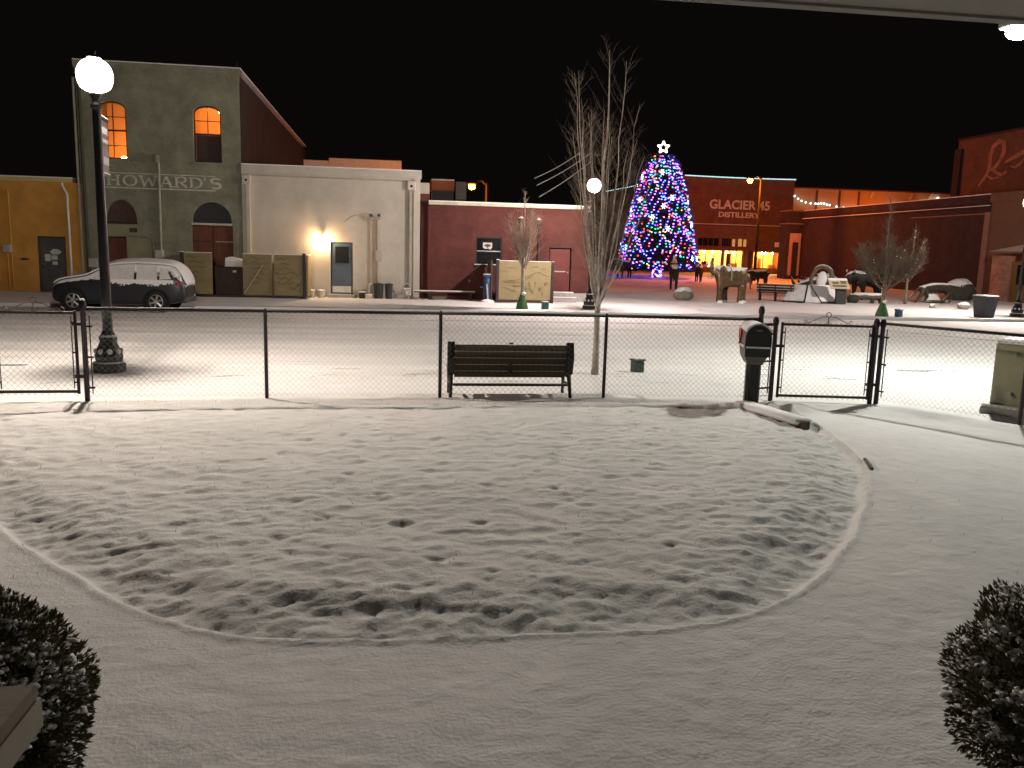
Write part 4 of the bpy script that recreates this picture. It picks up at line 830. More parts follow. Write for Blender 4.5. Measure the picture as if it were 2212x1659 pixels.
for P, wd in (([(21.45, .88), (21.7, .9), (21.9, .92), (22.05, .93), (22.2, 1.0), (22.35, 1.02), (22.55, 1.08), (22.75, 1.2), (22.95, 1.28), (23.05, 1.26), (23.25, 1.14), (23.4, 1.1)], .02), ([(21.65, 1.42), (21.85, 1.44), (22.0, 1.43)], .01), ([(22.6, 1.45), (22.8, 1.48), (22.95, 1.5), (23.0, 1.46)], .014), ([(23.1, 1.42), (23.2, 1.41), (23.27, 1.42)], .018), ([(21.4, 1.28), (21.6, 1.28)], .008), ([(21.5, .82), (21.8, .84), (22.1, .82), (22.3, .88)], .01), ([(21.95, .66), (22.15, .7), (22.3, .68)], .01), ([(22.4, .95), (22.6, 1.02), (22.75, 1.12)], .008)):
    b = B(); b.ribbon([(e2(x), z) for x, z in P], [wd*(.4+.6*math.sin(PI*i/(len(P)-1))) for i in range(len(P))], -.05, -.0305); obj('relief_line', b, TANL, pn)
for k in range(20):
    cx, cz = e2(21.45+1.95*r_.random()), .2+.5*r_.random(); w_ = r_.uniform(.05, .14)
    if cx > e2(22.5): cz += .15
    b = B()
    if cx < e2(22.45): b.ribbon([(cx, cz), (cx+w_, cz+.01), (cx+2*w_, cz-.005)], .006, -.05, -.0305)
    else: b.ribbon([(cx+.03*math.cos(a), cz+.06*math.sin(a)) for a in np.linspace(.3, 5.5, 9)], .012, -.05, -.0305)
    obj('relief_line', b, TANL, pn)

# small things along the walls
def pot(label, x, y, r1, r2, h, mat, cat='bin', snow=True):
    t = thing('planter_pot' if cat == 'pot' else 'waste_bin', label, cat, (x, y, 0))
    obj('body', B().lathe([(r1, 0), (r2, h), (r2*1.06, h), (r2*1.06, h-.04)], 14, cap=False), mat, t, smooth=False)
    obj('snow' if snow else 'soil', B().lathe([(r2*.98, h-.02), (r2*.7, h+.02), (0, h+.03)], 14, cap=False), SNOW if snow else MB, t)
YP = YF-.5
CP = M('clay_pot', (.5, .45, .36), .8)
pot('pale flower pot nearest the tan enclosure post', LX(13.69), YP, .13, .19, .3, CP, 'pot'); pot('pale flower pot nearest the blue door', LX(14.07), YP, .13, .18, .3, CP, 'pot')
DG = M('bin_grey', (.035, .04, .042), .6)
pot('taller dark grey bin against the white wall', LX(16.42), YP, .17, .21, .62, DG, snow=False); pot('narrower dark grey bin nearest the gas meter', LX(16.84), YP, .13, .17, .62, DG, snow=False)
o = thing('wooden_box', 'low dark box with snow beside the doorstep', 'box', (LX(15.62), YP, 0)); obj('body', B().bevbox(0, .3, -.12, .12, 0, .24, .01), DARKFRAME, o); obj('snow_cap', B().bevbox(0, .3, -.12, .12, .242, .28, .01), SNOW, o)
o = thing('wooden_box', 'low pale box with snow in front of the dark bins', 'box', (LX(15.88), YP-.15, 0)); obj('body', B().bevbox(0, .3, -.12, .12, 0, .15, .01), CP, o); obj('snow_cap', B().bevbox(0, .3, -.12, .12, .152, .19, .01), SNOW, o)
o = thing('gas_meter', 'grey gas meter with bent pipes at the white wall corner', 'gas meter', (LX(17.6), YP, 0)); GMt = M('grey_metal', (.42, .4, .37), .5)
obj('body', B().bevbox(-.14, .16, -.12, .12, .12, .42, .05), GMt, o); obj('dial', B().lathe([(.06, -.14), (.06, -.12)], 12, (0, 0, .28), 'y'), WHITEP, o); obj('pipe', B().tube([(-.6, .1, .22), (-.2, .1, .25), (-.18, .1, .55), (-.05, .1, .66), (.1, .1, .6), (.16, .1, .4)], .03, 7), GMt, o); obj('snow', B().bevbox(-.13, .15, -.1, .1, .422, .46, .02), SNOW, o); obj('pipe', B().tube([(.05, .05, .12), (.05, .05, 0)], .03, 7), GMt, o)
o = thing('plank_bench', 'long low plank with snow along the maroon wall', 'bench', (LX(17.9), YP, 0)); obj('plank', B().bevbox(0, 2.55, -.15, .15, .3, .345, .008), M('old_timber', (.12, .075, .045), .85, .3, 8), o); obj('snow_cap', B().bevbox(.005, 2.545, -.145, .145, .347, .385, .012), SNOW, o)
for x in (.6, 2.3): obj('leg', B().bevbox(x, x+.1, -.12, .12, 0, .3, .006), DARKFRAME, o)
obj('crate', B().bevbox(.75, 1.35, -.1, .1, 0, .14, .01), M('grey_green', (.1, .1, .08), .8), o)
o = thing('water_pump', 'blue pedestal pump with pale hose beside the tan panel', 'pump', (LX(20.85), YE+.1, 0)); BL = M('pump_blue', (.025, .05, .13), .5)
obj('body', B().lathe([(.17, 0), (.15, .1), (.14, .55), (.12, .62), (.14, .66), (.14, 1.02)], 14), BL, o, smooth=True); obj('head', B().bevbox(-.17, .17, -.12, .12, 1.022, 1.12, .02), BL, o); obj('snow_cap', B().bevbox(-.16, .16, -.11, .11, 1.122, 1.15, .012), SNOW, o); obj('hose', B().tube([(-.02, -.15, .75), (0, -.2, .4), (.04, -.24, .05)], .022, 6), WHITEP, o); obj('spout', B().tube([(-.12, -.05, .6), (-.28, -.08, .62)], .025, 6), BL, o)
obj('snow_mound', B().sphere((0, -.3, .0), .3, .2, .14, 12, 6), SNOW, o, smooth=True)
# ================================================================== FAR BUILDINGS ROUND THE PARK
# ---- distillery
ZB = .48
t = thing('distillery_building', 'dark red corner building with distillery lettering and lit shop windows', 'building', (29.6, 84, ZB))
DRb = brick('distillery_brick', (.17, .075, .05), (.145, .065, .043), (.14, .075, .055), 1.6)
W_ = 12.2
shop = [(2.1, 4.75, .45, 2.35), (4.95, 7.05, .1, 2.35), (8.2, 11.65, .5, 2.3)]
up = [(5.75, 6.1, 2.75, 3.5), (6.4, 6.85, 2.75, 3.55), (6.98, 7.35, 2.75, 3.5), (1.95, 4.3, 2.75, 3.55), (4.6, 5.6, 2.75, 3.55)]
b = B(); holes_wall(b, 0, W_, 0, 9.6, shop+up, 0, .35); shell(b, 0, W_, .35, 14, 0, 9.6); b.box(.3, W_-.3, .36, 13.7, 9.2, 9.4); b.box(.3, W_-.3, .36, 13.7, 3.75, 3.95); obj('wall', b, DRb, t)
b = B(); b.box(-.05, W_+.05, -.18, -.002, 4.75, 4.95); obj('cornice', b, M('cornice_brown', (.12, .05, .035), .8), t); obj('snow_cap', B().box(-.05, W_+.05, -.18, -.01, 4.952, 5.0), SNOW, t)
b = B(); b.box(-.06, W_+.06, -.1, .35, 9.602, 9.75); obj('parapet', b, M('cornice_brown', (.12, .05, .035), .8), t)
b = B(); b.box(1.6, W_, -.14, -.003, 2.38, 2.6); b.box(4.35, 4.55, -.1, -.003, 2.75, 3.6); obj('shopfront_beam', b, M('cornice_brown', (.12, .05, .035), .8), t)
LETR = M('letter_pale', (.62, .55, .48), .8, .1)
text('letters', 'GLACIER 45', 1.3, LETR, t, (6.3, -.03, 6.55), (PI/2, 0, 0), .02, .03, width=6.6, height=.95)
text('letters', 'DISTILLERY', .8, LETR, t, (6.3, -.03, 5.72), (PI/2, 0, 0), .02, .02, width=4.5, height=.55)
FRB = M('shop_frame', (.09, .03, .015), .6)
for i, (x0, x1, z0, z1) in enumerate(shop):
    b = B(); e = .07
    b.box(x0, x0+e, .1, .2, z0, z1); b.box(x1-e, x1, .1, .2, z0, z1); b.box(x0+e, x1-e, .1, .2, z0, z0+e); b.box(x0+e, x1-e, .1, .2, z1-e, z1)
    for k in range(1, 3): xm = x0+(x1-x0)*k/3; b.box(xm-.03, xm+.03, .1, .2, z0+e, z1-e)
    wd = obj('shop_window', b, FRB, t)
    for k in range(3):
        a, c_ = x0+(x1-x0)*k/3+.04, x0+(x1-x0)*(k+1)/3-.04; pb = B(); pb.add([(a, .15, z0+e), (c_, .15, z0+e), (c_, .15, z1-e), (a, .15, z1-e)], [(0, 1, 2, 3)]); obj('pane', pb, GLASS, wd)
for (x0, x1, z0, z1) in up[:3]: obj('upper_window', B().box(x0, x1, .1, .16, z0, z1), emis('upper_window_glow', (1, .42, .12), .35, False), t)
for (x0, x1, z0, z1) in up[3:]:
    wd = obj('upper_window', B().box(x0, x1, .12, .16, z0, z1), DARKGLASS, t); b = B()
    for k in range(1, 4): xm = x0+(x1-x0)*k/4; b.box(xm-.03, xm+.03, .06, .118, z0, z1)
    obj('muntin', b, FRB, wd)
obj('hanging_sign', B().bevbox(10.35, 10.85, -.3, -.2, 2.8, 3.3, .02), M('sign_white', (.7, .66, .6), .6), t)
obj('door', B().bevbox(5.35, 5.85, .3, .36, .1, 2.0, .01), M('shop_door_dark', (.03, .02, .015), .5), t); obj('door', B().box(7.6, 8.0, -.05, -.003, .1, 2.3), M('shop_door_dark', (.03, .02, .015), .5), t)
SHOPW = M('shop_plaster', (.75, .6, .4), .9, .1)
b = B(); b.box(1.2, 11.9, 3.2, 3.3, 0, 3.74); obj('shop_back_wall', b, SHOPW, t); obj('shop_floor', B().box(1.2, 11.9, .36, 3.2, 0, .08), SHOPW, t)
for x in (2.4, 3.2, 4.2, 5.2, 5.75, 6.5, 8.0, 9.0, 9.5, 10.0, 10.9):
    lp = obj('pendant_lamp', B().sphere((x, .8+.5*random.random(), 2.12), .15, .15, .1, 8, 6), emis('shop_bulb', (1, .42, .085), 360), t); obj('cord', B().tube([(x, .9, 2.25), (x, .9, 3.74)], .015, 4), BLACK, lp)
for x0, x1, h in ((2.3, 2.6, 1.0), (3.2, 4.4, .9), (6.2, 7.0, 1.0), (8.5, 8.75, 1.7), (9.0, 9.25, 1.7), (9.45, 9.65, 1.6), (10.6, 11.3, .9)): obj('shelf', B().box(x0, x1, 1.2, 1.6, .081, h), M('shop_wood', (.2, .09, .04), .7), t)
sg = obj('neon_figure', B().lathe([(.22, 0), (.18, .1), (.05, .35), (.0, .4)], 8, (3.6, .5, .55), cap=False), emis('pink_display', (1, .45, .4), 4, False), t)
b = B()
for k in range(14): b.sphere((5.02+.12*math.sin(k*1.9), .3, .25+k*.125), .05, n=6, k=4)
obj('light_garland', b, emis('warm_garland', (1, .7, .3), 3, False), t)
# roof light strings: sagging runs of tiny bulbs
def string(parent, name, P, n, mat, rad=.05, wire=True):
    pts = []
    P = [Vector(p) for p in P]
    for k in range(n):
        s = k/(n-1)*(len(P)-1); i = min(int(s), len(P)-2); pts.append(P[i].lerp(P[i+1], s-i)+Vector((0, 0, -.05*math.sin(PI*(s-i)))))
    me = None
    if wire: obj('cable', B().tube(pts, .012, 3), BLACK, parent)
    b0 = obj(name, B().sphere((0, 0, 0), rad, n=6, k=4), mat, parent, loc=tuple(pts[0]))
    for p_ in pts[1:]: share(name, b0.data, parent, tuple(p_))
ICE = emis('icicle_white', (.6, .95, 1), .9, False); COOL = emis('cool_string', (.75, .9, 1), 3, False)
s1 = thing('roof_string_lights', 'white icicle string lights along the distillery roof edge', 'string lights', (29.6, 83.85, ZB+9.78)); string(s1, 'bulb', [(0, -.15, 0), (12.1, -.15, .02)], 90, ICE, .06)
s1 = thing('roof_string_lights', 'white string lights on the roof edge left of the Christmas tree', 'string lights', (25.9, 98, ZB+8.95)); string(s1, 'bulb', [(-.7, 0, 0), (3.65, -13.6, .85)], 40, ICE, .06)
# left flank wing behind the tree
t2 = thing('distillery_wing', 'dark red side wing behind the lit Christmas tree', 'building', (25.6, 98, ZB)); 
b = B(); b.prism([(0, 0), (4.0, -13.9), (4.0, 2), (0, 2)], 0, 8.85, 'z'); obj('wall', b, DRb, t2); obj('parapet', B().prism([(-.1, .1), (-.1, -.15), (4.0, -14.05), (4.0, -13.8), (.1, 0), (.1, .1)], 8.852, 8.95, 'z'), M('cornice_brown', (.12, .05, .035), .8), t2)
# ---- orange row building continuing to the right of the distillery
t = thing('row_building', 'long low row of shops glowing orange behind the brick wall', 'building', (41.85, 84.4, ZB))
b = B(); b.box(0, 22, 0, 12, 0, 9.0); obj('wall', b, M('row_stucco', (.5, .3, .14), .85, .15, .4), t); obj('parapet', B().box(0, 22, -.1, .3, 9.002, 9.12), M('cornice_brown', (.12, .05, .035), .8), t)
for x in (2.6, 5.2, 7.4): obj('column', B().box(x, x+.2, -.1, -.003, 5, 8.9), M('cornice_brown', (.12, .05, .035), .8), t)
for x in (8.6, 13.2, 15.4):
    bw = obj('roof_ornament', B().prism([(x, 8.2), (x+.3, 8.3), (x+.6, 8.95), (x+.3, 8.9)], -.18, -.102), M('row_pale', (.7, .5, .3), .8), t)
s1 = thing('roof_string_lights', 'white string lights sagging at the left end of the orange row', 'string lights', (41.9, 84.0, ZB)); string(s1, 'bulb', [(0, 0, 8.15), (1.0, 0, 7.6), (2.4, 0, 7.45), (3.2, 0, 7.55), (4.0, 0, 7.35), (6.0, 0, 7.15), (7.2, 0, 7.2)], 16, COOL, .1)
s1 = thing('roof_string_lights', 'white string lights in the middle of the orange row roof', 'string lights', (52.4, 84.0, ZB)); string(s1, 'bulb', [(0, 0, 7.35), (.7, 0, 7.4), (1.4, 0, 7.45)], 5, COOL, .12); 
s1 = thing('roof_string_lights', 'white string lights at the right end of the orange row roof', 'string lights', (57.0, 84.0, ZB)); string(s1, 'bulb', [(0, 0, 8.0), (.5, 0, 8.15), (1.1, 0, 8.4), (1.3, 0, 8.5)], 5, COOL, .13)
# ---- brick building with the long side wall on the right of the park
BR = brick('old_brick', (.043, .026, .026), (.036, .022, .023), (.042, .034, .034), 1.25)
t = thing('brick_building', 'long dark red brick side wall on the right of the park', 'building', (37, 48, 0))
b = B(); b.box(0, 14, 0, 24.5, 0, 5.9); obj('wall', b, BR, t)
b = B(); b.box(-.08, .4, -.03, 24.6, 5.902, 6.4); obj('parapet', b, BR, t); b = B(); b.box(-.16, -.082, -.03, 24.6, 5.6, 5.7); obj('cornice', b, BR, t); obj('snow_line', B().box(-.16, -.085, -.03, 24.6, 5.702, 5.74), SNOW, t); obj('snow_cap', B().box(-.1, .4, -.03, 24.6, 6.402, 6.45), SNOW, t)
obj('pier', B().box(-.12, -.002, -.1, .35, 0, 5.3), M('pale_quoin', (.22, .14, .11), .85), t)
obj('band', B().box(-.06, -.002, .36, 8, 5.2, 5.26), M('pale_quoin', (.22, .14, .11), .85), t)
obj('pier', B().box(-1.5, -.002, 24.0, 25.5, 0, 6.35), BR, t); b = B(); b.box(-1.6, -.1, 23.9, 25.6, 5.2, 5.3); b.box(-1.6, -.1, 23.9, 25.6, 6.36, 6.45); obj('pier_band', b, M('pale_quoin', (.22, .14, .11), .85), t)
obj('stone_surround', B().box(-1.25, -.2, 23.9, 23.998, .6, 4.4), M('pale_stone', (.42, .24, .18), .85, .2, 3), t); obj('doorway', B().box(-.98, -.45, 23.85, 23.898, .6, 3.6), DARKFRAME, t)
# ---- tall brick block with ghost sign
t = thing('ghost_sign_building', 'taller brick block with faded painted script at the right edge', 'building', (41.5, 38, 0))
GH = brick('ghost_brick', (.135, .062, .04), (.115, .054, .035), (.125, .07, .05), 1.25)
b = B(); b.box(0, 14, 0, 20, 0, 11.0); obj('wall', b, GH, t); obj('coping', B().box(-.1, 14, -.1, 20.05, 11.002, 11.15), BR, t); obj('pier', B().box(-.2, -.002, 19.4, 20.1, 6.2, 10.4), BR, t)
GP = M('ghost_paint', (.28, .135, .085), .85, .4, 2)
def ghost(P, wd): bb = B(); bb.ribbon([(20-y, z) for y, z in P], wd, -.012, -.003, 'x'); obj('painted_script', bb, GP, t)
ghost([(2.6, 7.6), (2.9, 7.9), (3.3, 8.3), (3.55, 8.9), (3.45, 9.6), (3.7, 10.2), (4.2, 10.5), (4.7, 10.3), (4.8, 9.8), (4.5, 9.2), (4.0, 8.7), (3.6, 8.6)], [.2, .26, .3, .36, .38, .36, .34, .36, .36, .3, .28, .2])
ghost([(3.9, 8.6), (4.4, 8.3), (4.9, 8.2), (5.3, 8.4)], [.2, .24, .2, .1]); ghost([(3.3, 8.3), (3.9, 8.0), (4.6, 8.05)], [.1, .18, .1]); ghost([(5.0, 9.0), (5.6, 9.2), (6.4, 9.45), (7.2, 9.7)], [.1, .25, .35, .3]); ghost([(5.5, 8.7), (6.0, 8.6), (6.5, 8.8), (6.8, 9.2)], [.1, .2, .2, .1])
# ---- brown stucco corner building with awning, right edge
t = thing('corner_shop', 'brown corner shop with brick pillar and awning at the right edge', 'building', (34.9, 30, 0))
b = B(); b.box(2.05, 12, 0, 17.9, 0, 5.9); obj('wall', b, M('brown_stucco', (.12, .075, .05), .85, .2, 1), t); obj('parapet', B().box(1.95, 12, -.05, 17.95, 5.902, 6.45), M('brown_stucco', (.12, .075, .05), .85, .2, 1), t)
obj('pillar', B().box(-.3, .45, 13.4, 14.3, 0, 2.6), brick('pillar_brick', (.35, .14, .09), (.42, .2, .13), (.3, .2, .16), 1.4), t); obj('awning', B().prism([(-.5, 2.75), (2.0, 3.3), (2.0, 3.35), (-.5, 2.85)], 4, 14.4), M('awning_green', (.1, .09, .05), .7, snow=2, snow_lo=.5), t)
obj('shop_front', B().box(.2, 2.0, 4, 13.3, 0, 2.3), M('ochre_front', (.16, .085, .03), .8, .2, 1), t); obj('shop_window', B().box(.16, .198, 6, 12.8, 1.0, 2.1), DARKGLASS, t)
# utility pole and cables behind the trees
t = thing('utility_pole', 'tall dim utility pole behind the bare tree', 'utility pole', (9.75, 41.4, 0)); obj('pole', B().lathe([(.16, 0), (.11, 7.6), (0, 7.62)], 10, cap=False), M('pole_wood', (.035, .028, .024), .9), t, smooth=True); obj('crossarm', B().box(-.7, .5, -.06, .06, 6.9, 7.0), M('pole_wood', (.035, .028, .024), .9), t)
for k, (p0_, p1_) in enumerate((((6.56, 39, 5.48), (9.2, 41.34, 7.0)), ((6.6, 38.5, 5.13), (9.75, 41.3, 7.0)), ((6.63, 38, 4.58), (9.75, 41.25, 6.6)))):
    a, c_ = Vector(p0_), Vector(p1_); P = [a.lerp(c_, s)+Vector((0, 0, -.08*math.sin(PI*s))) for s in np.linspace(0, 1, 12)]
    tag(obj('power_cable', B().tube([p-a for p in P], .022, 4), M('cable_snow', (.3, .3, .3), .8), loc=tuple(a)), ['upper', 'middle', 'lower'][k]+' power cable slanting up right above the maroon roof', 'cable')

# ================================================================== PARK: statues, rocks, benches
BRONZE = M('bronze', (.10, .066, .034), .42, .5, 5, metal=.4, snow=4, snow_lo=.34); DARKB = M('dark_bronze', (.02, .018, .016), .6, .3, 6, metal=.2, snow=4, snow_lo=.5); IVORY = M('ivory', (.45, .38, .28), .6)
def statue(name, label, joints, loc, rz, mat, extra=None, s=1.):
    t = thing(name, label, 'statue', (loc[0], loc[1], float(zpark(loc[1]))), rz); t.scale = (s, s, s)
    skin('body', joints, mat, t); 
    if extra: extra(t)
    if name == 'elephant_statue': t.scale = (.98, .95, 1.1)
    return t
def quad(hip, mid, sh, neck, head, muz, legs, tail):
    """hip..muz: (x,z,r[,ry]); legs: list of (root, [(x,y,z,r)...])"""
    J = [('mid', None, mid[0], 0, mid[1], mid[2], mid[2]*.95)]
    J.append(('hip', 'mid', hip[0], 0, hip[1], hip[2], hip[2]*.95)); J.append(('sh', 'mid', sh[0], 0, sh[1], sh[2], sh[2]*.95)); J.append(('neck', 'sh', neck[0], 0, neck[1], neck[2])); J.append(('head', 'neck', head[0], 0, head[1], head[2])); J.append(('muz', 'head', muz[0], 0, muz[1], muz[2]))
    for i, (root, pts) in enumerate(legs):
        pr = root
        for k, (x, y, z, rr) in enumerate(pts): J.append((f'l{i}{k}', pr, x, y, z, rr)); pr = f'l{i}{k}'
    pr = 'hip'
    for k, (x, z, rr) in enumerate(tail): J.append((f't{k}', pr, x, 0, z, rr)); pr = f't{k}'
    return J
# elephant, trunk raised, facing left
EJ = [('mid', None, .1, 0, 1.08, .47, .44), ('hip', 'mid', .5, 0, 1.05, .41, .4), ('rump', 'hip', .74, 0, .98, .27, .3), ('sh', 'mid', -.38, 0, 1.15, .42, .4), ('head', 'sh', -.78, 0, 1.32, .26), ('tr0', 'head', -.95, 0, 1.24, .14), ('tr1', 'tr0', -1.02, 0, 1.42, .1), ('tr2', 'tr1', -1.0, 0, 1.68, .08), ('tr3', 'tr2', -.96, 0, 1.9, .06)]
for i, (rt, x, y) in enumerate((('sh', -.62, -.26), ('sh', -.2, .26), ('hip', .42, -.26), ('hip', .72, .26))):
    pr = rt
    for k, (z, rr) in enumerate(((.74, .18), (.4, .135), (.1, .14), (0.0, .15))): EJ.append((f'l{i}{k}', pr, x+.02*k*(1 if i % 2 else -1), y, z, rr)); pr = f'l{i}{k}'
EJ.append(('tail0', 'rump', .96, 0, .95, .05)); EJ.append(('tail1', 'tail0', 1.0, 0, .55, .03))
def eleph(t):
    for s in (-1, 1):
        obj('ear', B().sphere((-.55, s*.36, 1.28), .2, .05, .3, 12, 8), BRONZE, t, smooth=True)
        obj('tusk', B().tube([(-.9, s*.13, 1.12), (-1.05, s*.15, 1.0), (-1.2, s*.15, 1.05)], [.045, .035, .015], 7), IVORY, t, smooth=True)
    obj('saddle_strap', B().tube([(-.15+.02*math.cos(a), .46*math.cos(a), 1.1+.5*math.sin(a)) for a in np.linspace(-.3, PI+.3, 14)], .03, 6), M('strap', (.3, .24, .16), .6, snow=5), t)
    for x, y in ((-.64, -.3), (-.2, .24), (.42, -.3), (.74, .24)): obj('snow_at_foot', B().sphere((x, y-.08, .03), .15, .12, .09, 8, 5), SNOW, t, smooth=True)
statue('elephant_statue', 'bronze elephant statue with raised trunk and snowy back', EJ, (15.62, 36.95), 0, BRONZE, eleph, .92)
HL = lambda x, y, h, rr, fr: [(x, y, h, rr), (x+fr, y, h*.55, rr*.6), (x+fr*.4, y, h*.12, rr*.45), (x-.04, y, .02, rr*.6)]
# horse seen end on
hj = quad((.55, 1.35, .3), (.0, 1.3, .31), (-.55, 1.4, .28), (-.85, 1.75, .17), (-1.0, 2.05, .12), (-1.2, 1.85, .08), [('sh', HL(-.6, .16, .9, .12, -.03)), ('sh', HL(-.55, -.16, .9, .12, .06)), ('hip', HL(.6, .16, .95, .14, .08)), ('hip', HL(.55, -.16, .95, .14, .1))], [(.85, 1.3, .06), (.95, .8, .07), (.93, .5, .03)])
statue('horse_statue', 'dark horse statue with snow on its back in front of the Christmas tree', hj, (17.1, 49.2), math.radians(-108), DARKB)
# group of dark animals under and beside the tree
bearj = quad((.5, .72, .34), (0, .75, .36), (-.45, .78, .32), (-.75, .85, .2), (-.95, .9, .17), (-1.15, .82, .09), [('sh', HL(-.55, .2, .5, .14, 0)), ('sh', HL(-.35, -.2, .5, .14, .05)), ('hip', HL(.6, .2, .5, .15, .04)), ('hip', HL(.4, -.2, .5, .15, .06))], [(.82, .8, .05), (.88, .7, .04)])
statue('bear_statue', 'dark bear statue in front of the lit shop windows', bearj, (27.4, 59.5), math.radians(15), DARKB, None, 1.05)
moosej = quad((.6, 1.15, .34), (0, 1.15, .38), (-.55, 1.25, .36), (-.9, 1.45, .22), (-1.15, 1.55, .17), (-1.5, 1.4, .11), [('sh', HL(-.6, .2, .85, .13, 0)), ('sh', HL(-.5, -.2, .85, .13, .08)), ('hip', HL(.65, .2, .85, .14, .06)), ('hip', HL(.5, -.2, .85, .14, .1))], [(.92, 1.15, .05), (.98, .95, .03)])
def antlers(t):
    for s in (-1, 1):
        b = B(); b.tube([(-1.15, s*.1, 1.7), (-1.15, s*.35, 1.78)], .04, 6); b.prism([(s*.3, 1.72), (s*.5, 1.7), (s*.95, 1.95), (s*.9, 2.1), (s*.75, 1.98), (s*.65, 2.15), (s*.5, 1.98), (s*.38, 2.1)], -1.18, -1.12, 'x'); obj('antler', b, DARKB, t)
statue('moose_statue', 'dark antlered moose statue right of the Christmas tree', moosej, (23.35, 61.5), math.radians(62), DARKB, antlers, .78)
statue('moose_statue', 'dark moose statue at the left foot of the Christmas tree', moosej, (18.6, 65.5), math.radians(30), DARKB, None, .95)
# horned rhinoceros and bison
rhj = quad((.75, .95, .4), (0, .95, .45), (-.7, .92, .4), (-1.05, .78, .27), (-1.35, .62, .2), (-1.65, .52, .14), [('sh', HL(-.75, .26, .55, .17, 0)), ('sh', HL(-.6, -.26, .55, .17, .04)), ('hip', HL(.85, .26, .55, .18, .04)), ('hip', HL(.7, -.26, .55, .18, .06))], [(1.14, .95, .06), (1.22, .6, .03)])
def horn(t):
    obj('horn', B().tube([(-1.62, 0, .62), (-1.78, 0, .82), (-1.86, 0, 1.12)], [.1, .07, .015], 8), DARKB, t, smooth=True); obj('horn', B().tube([(-1.38, 0, .76), (-1.44, 0, .9), (-1.46, 0, 1.02)], [.07, .05, .012], 8), DARKB, t, smooth=True)
    for s in (-1, 1): obj('ear', B().sphere((-1.15, s*.2, 1.02), .05, .04, .1, 7, 5), DARKB, t)
statue('rhinoceros_statue', 'dark horned rhinoceros statue behind the snowy sloping plinth', rhj, (24.1, 44.2), 0, DARKB, horn, 1.0)
bij = quad((.7, 1.0, .38), (0, 1.2, .46), (-.5, 1.4, .46), (-.85, 1.3, .32), (-1.1, 1.2, .24), (-1.3, 1.02, .16), [('sh', HL(-.55, .24, .7, .15, 0)), ('sh', HL(-.4, -.24, .7, .15, .04)), ('hip', HL(.78, .22, .7, .16, .05)), ('hip', HL(.62, -.22, .7, .16, .08))], [(1.05, 1.0, .05), (1.13, .6, .04)])
def bhorn(t):
    for s in (-1, 1): obj('horn', B().tube([(-1.05, s*.2, 1.36), (-1.05, s*.34, 1.45), (-1.02, s*.32, 1.6)], [.06, .04, .01], 7), DARKB, t, smooth=True)
statue('bison_statue', 'large dark bison statue with a snow covered back', bij, (25.4, 41.9), math.radians(8), DARKB, bhorn, 1.02)
# walking big cat
catj = quad((-.75, .72, .21), (-.1, .72, .22), (.5, .73, .23), (.82, .72, .15), (1.08, .66, .13), (1.24, .6, .08), [('sh', HL(.62, .12, .45, .09, .1)), ('sh', [(.45, -.12, .45, .09), (.3, -.12, .26, .06), (.12, -.12, .07, .05), (.2, -.12, .02, .06)]), ('hip', [(-.62, .12, .45, .11), (-.45, .12, .28, .07), (-.6, .12, .08, .05), (-.52, .12, .02, .06)]), ('hip', [(-.9, -.12, .45, .11), (-1.0, -.12, .28, .07), (-1.2, -.12, .08, .05), (-1.12, -.12, .02, .06)])], [(-1.0, .68, .06), (-1.25, .4, .04), (-1.5, .15, .03)])
CATM = M('cat_bronze', (.045, .037, .024), .5, .4, 6, metal=.2, snow=4, snow_lo=.62)
def catex(t):
    for s in (-1, 1): obj('ear', B().sphere((1.02, s*.09, .8), .035, .03, .05, 7, 5), CATM, t)
    obj('base_rock', B().sphere((-.05, .2, .0), .75, .25, .14, 14, 7, .08), M('statue_rock', (.06, .055, .045), .85, snow=3, snow_lo=.9), t); obj('snow_mound', B().sphere((-.1, .35, .1), .42, .2, .36, 12, 7, .06), SNOW, t, smooth=True)
statue('big_cat_statue', 'bronze prowling big cat statue with snow along its back', catj, (28.6, 40.3), 0, CATM, catex, 1.16)
# carved ring
t = thing('ring_sculpture', 'curled stone ring sculpture with snow inside beside the rhinoceros', 'statue', (22.62, 41.6, 0), math.radians(-28))
RS = M('ring_stone', (.12, .09, .06), .7, .3, 5, snow=5, snow_lo=.55)
obj('ring', B().tube([((.5+.05*math.sin(a*2))*math.cos(a), 0, 1.12+.62*math.sin(a)) for a in np.linspace(-2.2, 4.0, 26)], [.17-.003*k for k in range(26)], 10), RS, t, smooth=True)
obj('plinth', B().sphere((0, .05, .2), .75, .45, .42, 12, 8, .06), RS, t); obj('snow_fill', B().sphere((.05, .12, 1.0), .3, .14, .5, 12, 8), SNOW, t, smooth=True)
